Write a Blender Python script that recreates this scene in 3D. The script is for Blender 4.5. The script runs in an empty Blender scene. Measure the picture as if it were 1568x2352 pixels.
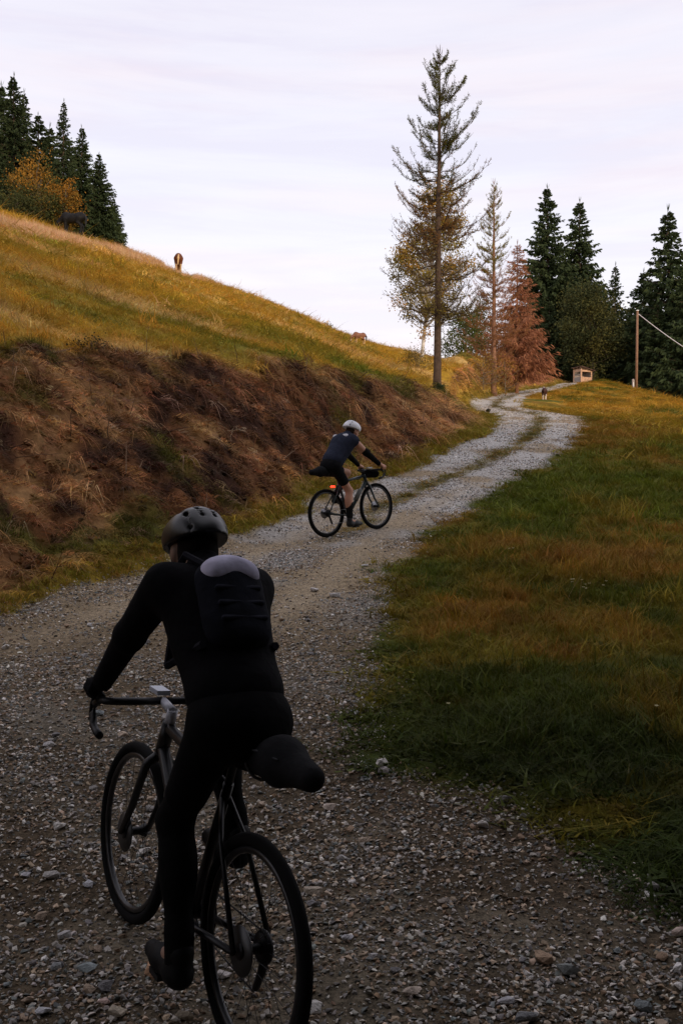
import bpy, bmesh, math, random
import numpy as np
from mathutils import Vector, Matrix

sc = bpy.context.scene
C = sc.collection
R = math.radians

# ---------------------------------------------------------------- camera
CZ = 1.65                       # eye height above the gravel
cam_d = bpy.data.cameras.new('camera'); cam = bpy.data.objects.new('camera', cam_d); C.objects.link(cam)
cam_d.sensor_width = 36; cam_d.sensor_fit = 'AUTO'; cam_d.lens = 35.0
cam_d.clip_start = 0.05; cam_d.clip_end = 3000
cam.location = (0, 0, CZ); cam.rotation_euler = (R(90), 0, 0)
sc.camera = cam

# ---------------------------------------------------------------- sky, sun, exposure
SUN_AZ = math.atan2(0.50, -0.86)     # behind the viewer, to the right
SUN_EL = R(15)
w = bpy.data.worlds.new('World'); sc.world = w; w.use_nodes = True
nt = w.node_tree; nt.nodes.clear()
def N(t, **k):
    n = nt.nodes.new(t)
    for a, b in k.items(): setattr(n, a, b)
    return n
out = N('ShaderNodeOutputWorld'); bg = N('ShaderNodeBackground'); bg.inputs['Strength'].default_value = 0.1
sky = N('ShaderNodeTexSky', sky_type='NISHITA'); sky.sun_disc = False
sky.sun_elevation = SUN_EL; sky.sun_rotation = SUN_AZ; sky.air_density = 1.0; sky.dust_density = 1.5
tc = N('ShaderNodeTexCoord'); sep = N('ShaderNodeSeparateXYZ'); nt.links.new(tc.outputs['Generated'], sep.inputs[0])
ramp = N('ShaderNodeValToRGB'); nt.links.new(sep.outputs['Z'], ramp.inputs[0])
e = ramp.color_ramp.elements
e[0].position = 0.0; e[0].color = (0.94, 0.905, 0.915, 1)
e[1].position = 1.0; e[1].color = (0.80, 0.79, 0.87, 1)
for p, c in ((0.16, (0.925, 0.90, 0.925)), (0.30, (0.835, 0.835, 0.915)), (0.46, (0.79, 0.77, 0.86))):
    q = e.new(p); q.color = (*c, 1)
# long flat cloud streaks of the thin overcast: direction projected on a cloud ceiling
mp = N('ShaderNodeMapping'); mp.inputs['Scale'].default_value = (1.6, 1.6, 15.0); nt.links.new(tc.outputs['Generated'], mp.inputs[0])
nz = N('ShaderNodeTexNoise'); nz.inputs['Scale'].default_value = 1.5; nz.inputs['Detail'].default_value = 7; nz.inputs['Roughness'].default_value = 0.6
nz.inputs['Distortion'].default_value = 0.4
nt.links.new(mp.outputs[0], nz.inputs['Vector'])
r2 = N('ShaderNodeValToRGB'); nt.links.new(nz.outputs['Fac'], r2.inputs[0])
r2.color_ramp.elements[0].position = 0.40; r2.color_ramp.elements[0].color = (0.935, 0.92, 0.96, 1)
r2.color_ramp.elements[1].position = 0.66; r2.color_ramp.elements[1].color = (1.025, 1.015, 1.01, 1)
q = r2.color_ramp.elements.new(0.52); q.color = (0.985, 0.98, 0.99, 1)
mp2 = N('ShaderNodeMapping'); mp2.inputs['Scale'].default_value = (1.0, 1.0, 11.0); mp2.inputs['Location'].default_value = (3.1, 0.7, 1.9)
nt.links.new(tc.outputs['Generated'], mp2.inputs[0])
nz2 = N('ShaderNodeTexNoise'); nz2.inputs['Scale'].default_value = 2.2; nz2.inputs['Detail'].default_value = 5
nt.links.new(mp2.outputs[0], nz2.inputs['Vector'])
r3 = N('ShaderNodeValToRGB'); nt.links.new(nz2.outputs['Fac'], r3.inputs[0])
r3.color_ramp.elements[0].position = 0.50; r3.color_ramp.elements[0].color = (1, 1, 1, 1)
r3.color_ramp.elements[1].position = 0.72; r3.color_ramp.elements[1].color = (1.05, 0.985, 0.955, 1)
mx = N('ShaderNodeMixRGB', blend_type='MULTIPLY'); mx.inputs[0].default_value = 1
nt.links.new(ramp.outputs[0], mx.inputs[1]); nt.links.new(r2.outputs[0], mx.inputs[2])
mx2 = N('ShaderNodeMixRGB', blend_type='MULTIPLY'); mx2.inputs[0].default_value = 1
nt.links.new(mx.outputs[0], mx2.inputs[1]); nt.links.new(r3.outputs[0], mx2.inputs[2])
sc10 = N('ShaderNodeVectorMath', operation='SCALE'); sc10.inputs['Scale'].default_value = 12.1
nt.links.new(mx2.outputs[0], sc10.inputs[0])
mix = N('ShaderNodeMixRGB'); mix.inputs[0].default_value = 0.92     # thin cloud veil over the clear sky
nt.links.new(sky.outputs[0], mix.inputs[1]); nt.links.new(sc10.outputs[0], mix.inputs[2])
nt.links.new(mix.outputs[0], bg.inputs['Color']); nt.links.new(bg.outputs[0], out.inputs[0])

sun_d = bpy.data.lights.new('sun', 'SUN'); sun = bpy.data.objects.new('sun', sun_d); C.objects.link(sun)
sun_d.energy = 2.6; sun_d.angle = R(12); sun_d.color = (1.0, 0.76, 0.52)
sd = Vector((math.sin(SUN_AZ)*math.cos(SUN_EL), math.cos(SUN_AZ)*math.cos(SUN_EL), math.sin(SUN_EL)))
sun.rotation_euler = (-sd).to_track_quat('-Z', 'Y').to_euler(); sun.location = sd*100
sc.view_settings.view_transform = 'Standard'; sc.view_settings.look = 'None'
sc.view_settings.gamma = 1.0; sc.view_settings.use_curve_mapping = False
sc.view_settings.exposure = 0.0
sc.cycles.max_bounces = 3; sc.cycles.diffuse_bounces = 2; sc.cycles.transparent_max_bounces = 4

# ---------------------------------------------------------------- helpers
def rng(s): return np.random.default_rng(s)
_tab = rng(7).random((256, 256))
def vnoise(x, y):
    xi = np.floor(x).astype(np.int64); yi = np.floor(y).astype(np.int64)
    fx = x-xi; fy = y-yi; fx = fx*fx*(3-2*fx); fy = fy*fy*(3-2*fy)
    a = _tab[xi & 255, yi & 255]; b = _tab[(xi+1) & 255, yi & 255]
    c = _tab[xi & 255, (yi+1) & 255]; d = _tab[(xi+1) & 255, (yi+1) & 255]
    return (a*(1-fx)+b*fx)*(1-fy)+(c*(1-fx)+d*fx)*fy
def fbm(x, y, sc_, oct_=4, seed=0):
    x = np.asarray(x, float)/sc_+seed*17.3; y = np.asarray(y, float)/sc_+seed*9.7
    s = 0; a = 1; t = 0
    for i in range(oct_):
        s = s+a*vnoise(x, y); t += a; a *= .5; x = x*2.03+5.1; y = y*2.03+1.7
    return s/t
def smooth(a, b, v):
    t = np.clip((v-a)/(b-a), 0, 1); return t*t*(3-2*t)
def lerp(a, b, t): return a+(b-a)*t

def mesh_np(name, verts, faces, cols=None, shade=False):
    verts = np.asarray(verts, np.float32); faces = np.asarray(faces, np.int32); k = faces.shape[1]; n = len(faces)
    me = bpy.data.meshes.new(name)
    me.vertices.add(len(verts)); me.vertices.foreach_set('co', verts.ravel())
    me.loops.add(n*k); me.loops.foreach_set('vertex_index', faces.ravel())
    me.polygons.add(n); me.polygons.foreach_set('loop_start', np.arange(n, dtype=np.int32)*k)
    me.update(calc_edges=True)
    me.polygons.foreach_set('use_smooth', np.full(n, shade, bool))
    if cols is not None:
        a = me.color_attributes.new('col', 'FLOAT_COLOR', 'POINT')
        cc = np.ones((len(verts), 4), np.float32); cc[:, :3] = cols; a.data.foreach_set('color', cc.ravel())
    return me
def link(name, me, m=None, parent=None):
    o = bpy.data.objects.new(name, me); C.objects.link(o)
    if m is not None and me is not None and not me.materials: me.materials.append(m)
    if parent is not None: o.parent = parent
    return o
def empty(name, loc=(0, 0, 0), rz=0):
    o = bpy.data.objects.new(name, None); C.objects.link(o); o.location = loc; o.rotation_euler = (0, 0, rz)
    o.empty_display_size = 0.3
    return o
def tag(o, label=None, cat=None, group=None, kind=None):
    if label: o['label'] = label
    if cat: o['category'] = cat
    if group: o['group'] = group
    if kind: o['kind'] = kind
    return o
def copy_tree(o, parent=None):
    c = o.copy(); C.objects.link(c); c.parent = parent
    for ch in o.children: copy_tree(ch, c)
    return c

class MB:
    """collects quads (tubes, boxes, leaves) into one mesh"""
    def __init__(s): s.v = []; s.f = []; s.c = []; s.n = 0
    def quads(s, v, f, col=(1, 1, 1)):
        v = np.asarray(v, float).reshape(-1, 3); f = np.asarray(f, int).reshape(-1, 4)
        s.v.append(v); s.f.append(f+s.n); s.n += len(v)
        c = np.asarray(col, float)
        s.c.append(np.broadcast_to(c, (len(v), 3)) if c.ndim == 1 else c)
    def tube(s, pts, rad, sides=6, col=(1, 1, 1), closed=False, cap=True, ref=None):
        pts = np.asarray(pts, float); n = len(pts); rad = np.broadcast_to(np.asarray(rad, float), (n,))
        tan = np.gradient(pts, axis=0) if not closed else np.roll(pts, -1, 0)-np.roll(pts, 1, 0)
        tan /= np.linalg.norm(tan, axis=1, keepdims=True)+1e-12
        if ref is None: ref = np.array([0, 0, 1.]) if abs(tan[:, 2]).mean() < .8 else np.array([1., 0, 0])
        if closed:
            ref = np.cross(pts[0]-pts.mean(0), pts[n//4]-pts.mean(0)); ref = ref/np.linalg.norm(ref)
        a = np.cross(tan, ref); a /= np.linalg.norm(a, axis=1, keepdims=True)+1e-12; b = np.cross(tan, a)
        th = np.arange(sides)/sides*2*math.pi
        v = pts[:, None]+rad[:, None, None]*(np.cos(th)[None, :, None]*a[:, None]+np.sin(th)[None, :, None]*b[:, None])
        v = v.reshape(-1, 3); f = []
        m = n if closed else n-1
        i = np.arange(m)[:, None]; j = np.arange(sides)[None]
        i2 = (i+1) % n; j2 = (j+1) % sides
        f = np.stack([i*sides+j, i2*sides+j, i2*sides+j2, i*sides+j2], -1).reshape(-1, 4)
        if cap and not closed:
            v = np.vstack([v, pts[0], pts[-1]]); k = n*sides
            capf = []
            for q in range(0, sides, 2):
                capf.append([k, q, (q+1) % sides, (q+2) % sides])
                o = (n-1)*sides; capf.append([k+1, o+(q+2) % sides, o+(q+1) % sides, o+q])
            f = np.vstack([f, capf])
        s.quads(v, f, col)
    def box(s, c, size, rot=None, col=(1, 1, 1)):
        sx, sy, sz = np.array(size)/2
        v = np.array([[x, y, z] for x in (-sx, sx) for y in (-sy, sy) for z in (-sz, sz)])
        if rot is not None: v = v@np.array(rot).T
        s.quads(v+np.array(c), [[0, 1, 3, 2], [4, 6, 7, 5], [0, 4, 5, 1], [2, 3, 7, 6], [0, 2, 6, 4], [1, 5, 7, 3]], col)
    def leaves(s, base, d, L, W, g, col):
        n = len(base); d = d/(np.linalg.norm(d, axis=1, keepdims=True)+1e-9)
        side = np.cross(d, g.normal(size=(n, 3))); side /= np.linalg.norm(side, axis=1, keepdims=True)+1e-9
        L = np.broadcast_to(L, (n,))[:, None]; W = np.broadcast_to(W, (n,))[:, None]
        v = np.stack([base, base+d*L*.45+side*W/2, base+d*L, base+d*L*.45-side*W/2], 1)
        c = np.asarray(col, float)
        if c.ndim == 2: c = np.repeat(c, 4, 0)
        s.quads(v, np.arange(4*n).reshape(-1, 4), c)
    def mesh(s, name, shade=False):
        return mesh_np(name, np.vstack(s.v), np.vstack(s.f), np.vstack(s.c), shade)
    def build(s, name, m=None, parent=None, shade=False): return link(name, s.mesh(name, shade), m, parent)

# ---------------------------------------------------------------- materials
def mat(name, col=(.5, .5, .5), rough=.7, spec=.3, metal=0, attr=None, var=0.0, vscale=20, bump=0, bscale=40, emit=None, objvar=0.0, sheen=0, transl=0):
    m = bpy.data.materials.new(name); m.use_nodes = True; t = m.node_tree; b = t.nodes['Principled BSDF']
    b.inputs['Roughness'].default_value = rough; b.inputs['Specular IOR Level'].default_value = spec; b.inputs['Metallic'].default_value = metal
    if sheen: b.inputs['Sheen Weight'].default_value = sheen
    L = t.links
    if attr:
        a = t.nodes.new('ShaderNodeAttribute'); a.attribute_name = 'col'; a.attribute_type = attr; src = a.outputs['Color']
    else:
        a = t.nodes.new('ShaderNodeRGB'); a.outputs[0].default_value = (*col, 1); src = a.outputs[0]
    if var or bump:
        geo = t.nodes.new('ShaderNodeTexCoord')
    if var:
        n = t.nodes.new('ShaderNodeTexNoise'); n.inputs['Scale'].default_value = vscale; n.inputs['Detail'].default_value = 5
        L.new(geo.outputs['Object'], n.inputs['Vector'])
        mr = t.nodes.new('ShaderNodeMapRange'); mr.inputs[1].default_value = .25; mr.inputs[2].default_value = .75
        mr.inputs[3].default_value = 1-var; mr.inputs[4].default_value = 1+var; L.new(n.outputs['Fac'], mr.inputs[0])
        vm = t.nodes.new('ShaderNodeVectorMath'); vm.operation = 'SCALE'; L.new(src, vm.inputs[0]); L.new(mr.outputs[0], vm.inputs['Scale']); src = vm.outputs[0]
    if objvar:
        oi = t.nodes.new('ShaderNodeObjectInfo'); mr = t.nodes.new('ShaderNodeMapRange')
        mr.inputs[3].default_value = 1-objvar; mr.inputs[4].default_value = 1+objvar; L.new(oi.outputs['Random'], mr.inputs[0])
        vm = t.nodes.new('ShaderNodeVectorMath'); vm.operation = 'SCALE'; L.new(src, vm.inputs[0]); L.new(mr.outputs[0], vm.inputs['Scale']); src = vm.outputs[0]
    L.new(src, b.inputs['Base Color'])
    if bump:
        n = t.nodes.new('ShaderNodeTexNoise'); n.inputs['Scale'].default_value = bscale; n.inputs['Detail'].default_value = 4
        L.new(geo.outputs['Object'], n.inputs['Vector'])
        bp = t.nodes.new('ShaderNodeBump'); bp.inputs['Strength'].default_value = bump; bp.inputs['Distance'].default_value = .02
        L.new(n.outputs['Fac'], bp.inputs['Height']); L.new(bp.outputs[0], b.inputs['Normal'])
    if emit:
        b.inputs['Emission Color'].default_value = (*emit[0], 1); b.inputs['Emission Strength'].default_value = emit[1]
    if transl:
        tr = t.nodes.new('ShaderNodeBsdfTranslucent'); L.new(src, tr.inputs['Color'])
        ms = t.nodes.new('ShaderNodeMixShader'); ms.inputs[0].default_value = transl
        L.new(b.outputs[0], ms.inputs[1]); L.new(tr.outputs[0], ms.inputs[2]); L.new(ms.outputs[0], t.nodes['Material Output'].inputs['Surface'])
    return m

M = {}
M['blade'] = mat('grass_blade', attr='INSTANCER', rough=.75, spec=.1, transl=.25)
M['foliage'] = mat('foliage', attr='GEOMETRY', rough=.8, spec=.12, objvar=.15, transl=.2)
M['bark'] = mat('bark', attr='GEOMETRY', rough=.95, spec=.05, var=.35, vscale=9, bump=.8, bscale=14)
M['pebble'] = mat('pebble', attr='INSTANCER', rough=.85, spec=.2, var=.15, vscale=3)

# ---------------------------------------------------------------- terrain shape
F = 2287.0
def P(px, py, Y): return np.array([(px-784)/F*Y, Y, CZ+(1176-py)/F*Y])
# height of the gravel track against distance (it climbs about 15 %)
prY = np.array([-40, -15, 0, 3.25, 9.3, 14.2, 20, 23, 28, 36, 44, 52, 65, 80, 95, 112, 150], float)
prZ = np.array([-5.5, -3.6, -2.02, -1.65, -.95, -.37, .55, 1.08, 2.1, 3.4, 4.65, 5.85, 7.75, 10.1, 12.3, 13.4, 10.0])
def roadz(y):
    # smooth Hermite through the profile
    s = np.gradient(prZ, prY); y = np.clip(y, prY[0], prY[-1]); i = np.clip(np.searchsorted(prY, y)-1, 0, len(prY)-2)
    h = prY[i+1]-prY[i]; t = (y-prY[i])/h
    return (2*t**3-3*t**2+1)*prZ[i]+(t**3-2*t**2+t)*h*s[i]+(-2*t**3+3*t**2)*prZ[i+1]+(t**3-t**2)*h*s[i+1]+CZ
_Yt = np.linspace(2.2, 100, 6000); _pyt = 1176-(roadz(_Yt)-CZ)/_Yt*F
def rp(px, py):
    Y = np.interp(-py, -_pyt, _Yt); return np.array([(px-784)/F*Y, Y])
RL = [(-7.5, -14), (-7.0, -4), (-6.3, 2), (-5.0, 5.6)]+[tuple(rp(*q)) for q in ((0, 1408), (330, 1312), (520, 1250), (643, 1198), (711, 1160), (800, 1124), (889, 1091), (980, 1056), (1040, 1032), (1096, 1006), (1138, 980), (1149, 966), (1143, 951), (1110, 944), (1089, 937), (1103, 923), (1153, 906), (1210, 897), (1266, 889), (1316, 882))]
RRp = [tuple(rp(*q)) for q in ((1080, 1822), (900, 1750), (830, 1620), (800, 1500), (880, 1400), (905, 1320), (965, 1236), (1040, 1190), (1210, 1094), (1277, 1048), (1327, 1009), (1343, 974), (1324, 957), (1259, 947), (1200, 942), (1183, 934), (1185, 920), (1210, 907), (1245, 899), (1295, 888), (1352, 880))]
RR = [(12, -14), (12, 1.2), (6, 2.6), (3, 3.35), tuple(rp(1568, 2060)), tuple(rp(1400, 2000))]+RRp
RLa = np.array(RL); RRa = np.array(RR)
def _out(p, d):     # the trodden edge reaches a little past the grass line
    t = np.gradient(p, axis=0); t /= np.linalg.norm(t, axis=1, keepdims=True); return p+np.stack([-t[:, 1], t[:, 0]], 1)*(np.interp(p[:, 1], [30, 42], [0, d]))[:, None]
RLa = _out(RLa, .30); RRa = _out(RRa, -.30)
road_poly = np.vstack([RLa, RRa[::-1]])
T = [P(*q) for q in ((-900, 800, 10.5), (-400, 795, 12.3), (0, 800, 14.5), (300, 815, 18), (520, 827, 21), (700, 838, 24), (800, 852, 26.5), (900, 874, 29.5), (975, 902, 33), (1001, 897, 38), (1030, 868, 44), (1050, 848, 50), (1090, 836, 60), (1160, 841, 75), (1235, 857, 95), (1275, 874, 112))]
T = [np.array([-8.5, 5, 2.4]), np.array([-9.5, -6, .8])][::-1]+T
Ta = np.array(T)
def offs(poly, d):
    p = np.asarray(poly); t = np.gradient(p, axis=0); t /= np.linalg.norm(t, axis=1, keepdims=True)
    return p+np.stack([-t[:, 1], t[:, 0]], 1)*np.asarray(d).reshape(-1, 1)
def resample(p, step):
    p = np.asarray(p, float); d = np.r_[0, np.cumsum(np.linalg.norm(np.diff(p[:, :2], axis=0), axis=1))]
    n = max(2, int(d[-1]/step)); s = np.linspace(0, d[-1], n); return np.stack([np.interp(s, d, p[:, k]) for k in range(p.shape[1])], 1)
toe_off = np.interp(RLa[:, 1], [0, 9, 20, 30, 36, 50, 100], [.25, .25, .45, .6, 1.1, .5, .5])
toe = offs(RLa, toe_off)
ctrl = []
for p in resample(RLa, 1.7): ctrl.append((*p, roadz(p[1])))
for p in resample(RRa[1:], 1.7): ctrl.append((*p, roadz(p[1])))
for y in np.r_[np.arange(7, 36, 1.5), np.arange(36, 94, 3)]:
    o1 = np.argsort(RLa[4:, 1]); xl = np.interp(y, RLa[4:, 1][o1], RLa[4:, 0][o1]); ra = np.array(RRp); o2 = np.argsort(ra[:, 1]); xr = np.interp(y, ra[o2, 1], ra[o2, 0])
    ctrl.append(((xl+xr)/2, y, roadz(y)+.02))
for p in resample(toe, 1.7): ctrl.append((*p, roadz(p[1])+.07))
for p in resample(Ta, 1.8): ctrl.append(tuple(p))
Tb = offs(Ta[:, :2], 1.2)
for q, b in zip(Ta[2:11], Tb[2:11]): ctrl.append((b[0], b[1], q[2]+.32))
cols_ = [((-900, 800, 10.5), (-900, 150, 50)), ((-400, 795, 12.3), (-400, 350, 55)), ((0, 800, 14.5), (0, 480, 60)), ((150, 808, 16.2), (150, 525, 64)), ((300, 815, 18), (300, 573, 68)), ((410, 820, 19.5), (410, 621, 75)), ((520, 827, 21), (520, 655, 80)), ((600, 832, 22.5), (600, 684, 83)), ((700, 838, 24), (700, 724, 88)), ((800, 852, 26.5), (800, 768, 92)), ((850, 863, 28), (850, 782, 94)), ((900, 874, 29.5), (900, 796, 95)), ((940, 888, 31), (940, 803, 95)), ((975, 902, 33), (975, 811, 96)), ((1003, 893, 39), (1003, 817, 96)), ((1030, 868, 44), (1030, 823, 97)), ((1055, 846, 51), (1055, 827, 97)), ((1090, 836, 60), (1090, 829, 98)), ((1160, 841, 75), (1160, 840, 100))]
for a, b in cols_:
    a = P(*a); b = P(*b)
    for t in (.1, .2, .3, .4, .5, .6, .7, .8, .9, 1.0):
        q = a+(b-a)*t; ctrl.append((q[0], q[1], q[2]+((.25 if b[0] < 0 else .0)*math.sin(math.pi*t))-.22*t))
    d = (b-np.array([0, 0, CZ])); d[2] = 0; d /= np.linalg.norm(d)
    for k, dz in ((8, -.6), (20, -3.5), (45, -9)):
        q = b+d*k; ctrl.append((q[0], q[1], b[2]+dz))
for px, py, Y in ((1352, 878, 96), (1400, 874, 94), (1450, 894, 88), (1500, 911, 85), (1568, 934, 80), (1750, 985, 72), (2000, 1040, 66)):
    b = P(px, py, Y); ctrl.append(tuple(b)); d = b-np.array([0, 0, CZ]); d[2] = 0; d /= np.linalg.norm(d)
    for k, dz in ((7, -1.2), (18, -3.5), (40, -7), (65, -10)):
        q = b+d*k; ctrl.append((q[0], q[1], b[2]+dz))
def rr_x(y): return np.interp(y, RRp_y, RRp_x)
_o = np.argsort([p[1] for p in RRp]); RRp_y = np.array([p[1] for p in RRp])[_o]; RRp_x = np.array([p[0] for p in RRp])[_o]
for y in (6, 9, 13, 18, 24, 31, 39, 48, 58, 68):
    for dx, dz in ((1.5, .02), (4, -.12), (9, -.5), (16, -1.1), (28, -2.6), (45, -5)):
        x = rr_x(y)+dx; ctrl.append((x, y, roadz(y)+dz*(1.35 if y > 55 else 1)-(.28 if y > 34 and dx < 8 else 0)))
for x, y in ((-3, 6), (-1, 5), (-2, 9), (0, 2), (-3, 1), (3, 1), (7, 0), (-1, 12), (6, -8), (-3, -8), (20, -5), (30, -12), (14, 2), (25, 8)):
    ctrl.append((x, y, roadz(y)-max(0, x-8)*.06))
for x, y in ((-16, 4), (-25, 8), (-18, -8), (-30, -10)): ctrl.append((x, y, 2.2+CZ+(-x-16)*.3+(y*.12)))
for x in (-40, -15, 10, 40): ctrl.append((x, -30, -4.0+CZ+max(0, -x-10)*.3-max(0, x-10)*.08))
ctrl = np.array(ctrl)
# drop near-duplicates
keep = []
for i, p in enumerate(ctrl):
    if all((p[0]-ctrl[j][0])**2+(p[1]-ctrl[j][1])**2 > .2 for j in keep): keep.append(i)
ctrl = ctrl[keep]
_S = 40.0
def _phi(r2): return .5*r2*np.log(r2+1e-12)
def tps_fit(p, lam):
    n = len(p); q = p[:, :2]/_S; d = ((q[:, None]-q[None])**2).sum(-1); A = np.zeros((n+3, n+3)); A[:n, :n] = _phi(d)+lam*np.eye(n)
    A[:n, n] = 1; A[:n, n+1:] = q; A[n, :n] = 1; A[n+1:, :n] = q.T
    return q, np.linalg.solve(A, np.r_[p[:, 2], 0, 0, 0])
_q, _w = tps_fit(ctrl, 2e-5)
def tps(x, y):
    x = np.asarray(x, float); sh = x.shape; x = x.ravel()/_S; y = np.asarray(y, float).ravel()/_S; o = np.empty_like(x)
    for i in range(0, len(x), 20000):
        a = x[i:i+20000]; b = y[i:i+20000]; d = (a[:, None]-_q[None, :, 0])**2+(b[:, None]-_q[None, :, 1])**2
        o[i:i+20000] = _phi(d)@_w[:-3]+_w[-3]+a*_w[-2]+b*_w[-1]
    return o.reshape(sh)
def sdist(x, y, poly):
    """signed distance to a closed polygon, negative inside"""
    x = np.asarray(x, float); sh = x.shape; x = x.ravel(); y = np.asarray(y, float).ravel()
    d = np.full(len(x), 1e9); ins = np.zeros(len(x), bool); n = len(poly)
    for i in range(n):
        ax, ay = poly[i]; bx, by = poly[(i+1) % n]; ex, ey = bx-ax, by-ay
        t = np.clip(((x-ax)*ex+(y-ay)*ey)/(ex*ex+ey*ey+1e-12), 0, 1)
        d = np.minimum(d, (x-ax-t*ex)**2+(y-ay-t*ey)**2)
        c = ((ay > y) != (by > y)); c &= x < (bx-ax)*(y-ay)/(by-ay+1e-20)+ax; ins ^= c
    d = np.sqrt(d); return np.where(ins, -d, d).reshape(sh)
bank_poly = np.vstack([toe, Ta[::-1, :2]])
RLr, RRr = resample(RLa[4:], .8), resample(RRa[8:], .8)
def frac_across(x, y):
    """0 at the left edge, 1 at the right edge of the track"""
    def dmin(p):
        x_ = np.asarray(x).ravel(); y_ = np.asarray(y).ravel(); o = np.empty(len(x_))
        for i in range(0, len(x_), 50000): o[i:i+50000] = np.sqrt(((x_[i:i+50000, None]-p[None, :, 0])**2+(y_[i:i+50000, None]-p[None, :, 1])**2).min(1))
        return o.reshape(np.shape(x))
    a = dmin(RLr); b = dmin(RRr); return a/(a+b+1e-6)
XL, XH, YL, YH = -75, 75, -32, 150
def zones(x, y):
    rd = sdist(x, y, road_poly)+(fbm(x, y, .7, 4, 3)-.5)*np.interp(y, [20, 45], [.7, .45])+(fbm(x, y, .12, 2, 4)-.5)*.10
    bd = sdist(x, y, bank_poly)+(fbm(x, y, 1.1, 4, 5)-.5)*.8
    return rd, bd
def Hraw(x, y, rd, bd):
    xc = np.clip(x, XL, XH); yc = np.clip(y, YL, YH)
    z = tps(xc, yc); z = z-.22*np.hypot(x-xc, y-yc)
    wr = smooth(.35, -.1, rd); wb = smooth(.5, -.4, bd)*(1-wr); wo = 1-np.maximum(wr, wb)
    z = z+wr*((fbm(x, y, 1.6, 3, 8)-.5)*.06+(fbm(x, y, .22, 3, 9)-.5)*.035)
    z = z+wb*((fbm(x, y, .9, 4, 10)-.5)*.60+(fbm(x, y, .25, 3, 11)-.5)*.30)
    z = z+wo*((fbm(x, y, 3.5, 4, 12)-.5)*.30*np.clip(np.abs(rd)/2, .15, 1)+(fbm(x, y, .5, 3, 13)-.5)*.07)
    return z
def H(x, y):
    x = np.atleast_1d(np.asarray(x, float)); y = np.atleast_1d(np.asarray(y, float)); rd, bd = zones(x, y); return Hraw(x, y, rd, bd)
def h1(x, y): return float(H(x, y)[0])

# colours of the ground cover (what grows there, with near shade painted in), by place
def mixc(a, b, t): return a+(b-a)*t[..., None]
A_ = lambda *c: np.array(c, float)
_rust = [(*rp(px, py), r_, s_) for px, py, r_, s_ in ((1400, 1285, 1.3, .11), (930, 1385, .9, .10), (1070, 1250, .9, .10), (1290, 990, 2.5, .16), (1400, 1110, 2.6, -.10), (1200, 1700, 1.2, -.12), (1480, 1240, 2.0, .08), (1000, 1600, .7, -.06), (1180, 1520, .9, .06))]
HAY = np.array([(-20, 26), (-17, 34), (-14.8, 42), (-13.9, 50), (-12.2, 56), (-12.0, 66), (-11.4, 74)], float)
def hay_w(x, y):
    d = np.full(np.shape(x), 1e9)
    for (ax, ay), (bx, by) in zip(HAY[:-1], HAY[1:]):
        ex, ey = bx-ax, by-ay; t = np.clip(((x-ax)*ex+(y-ay)*ey)/(ex*ex+ey*ey), 0, 1); d = np.minimum(d, (x-ax-t*ex)**2+(y-ay-t*ey)**2)
    return np.exp(-d/1.5**2)
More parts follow.
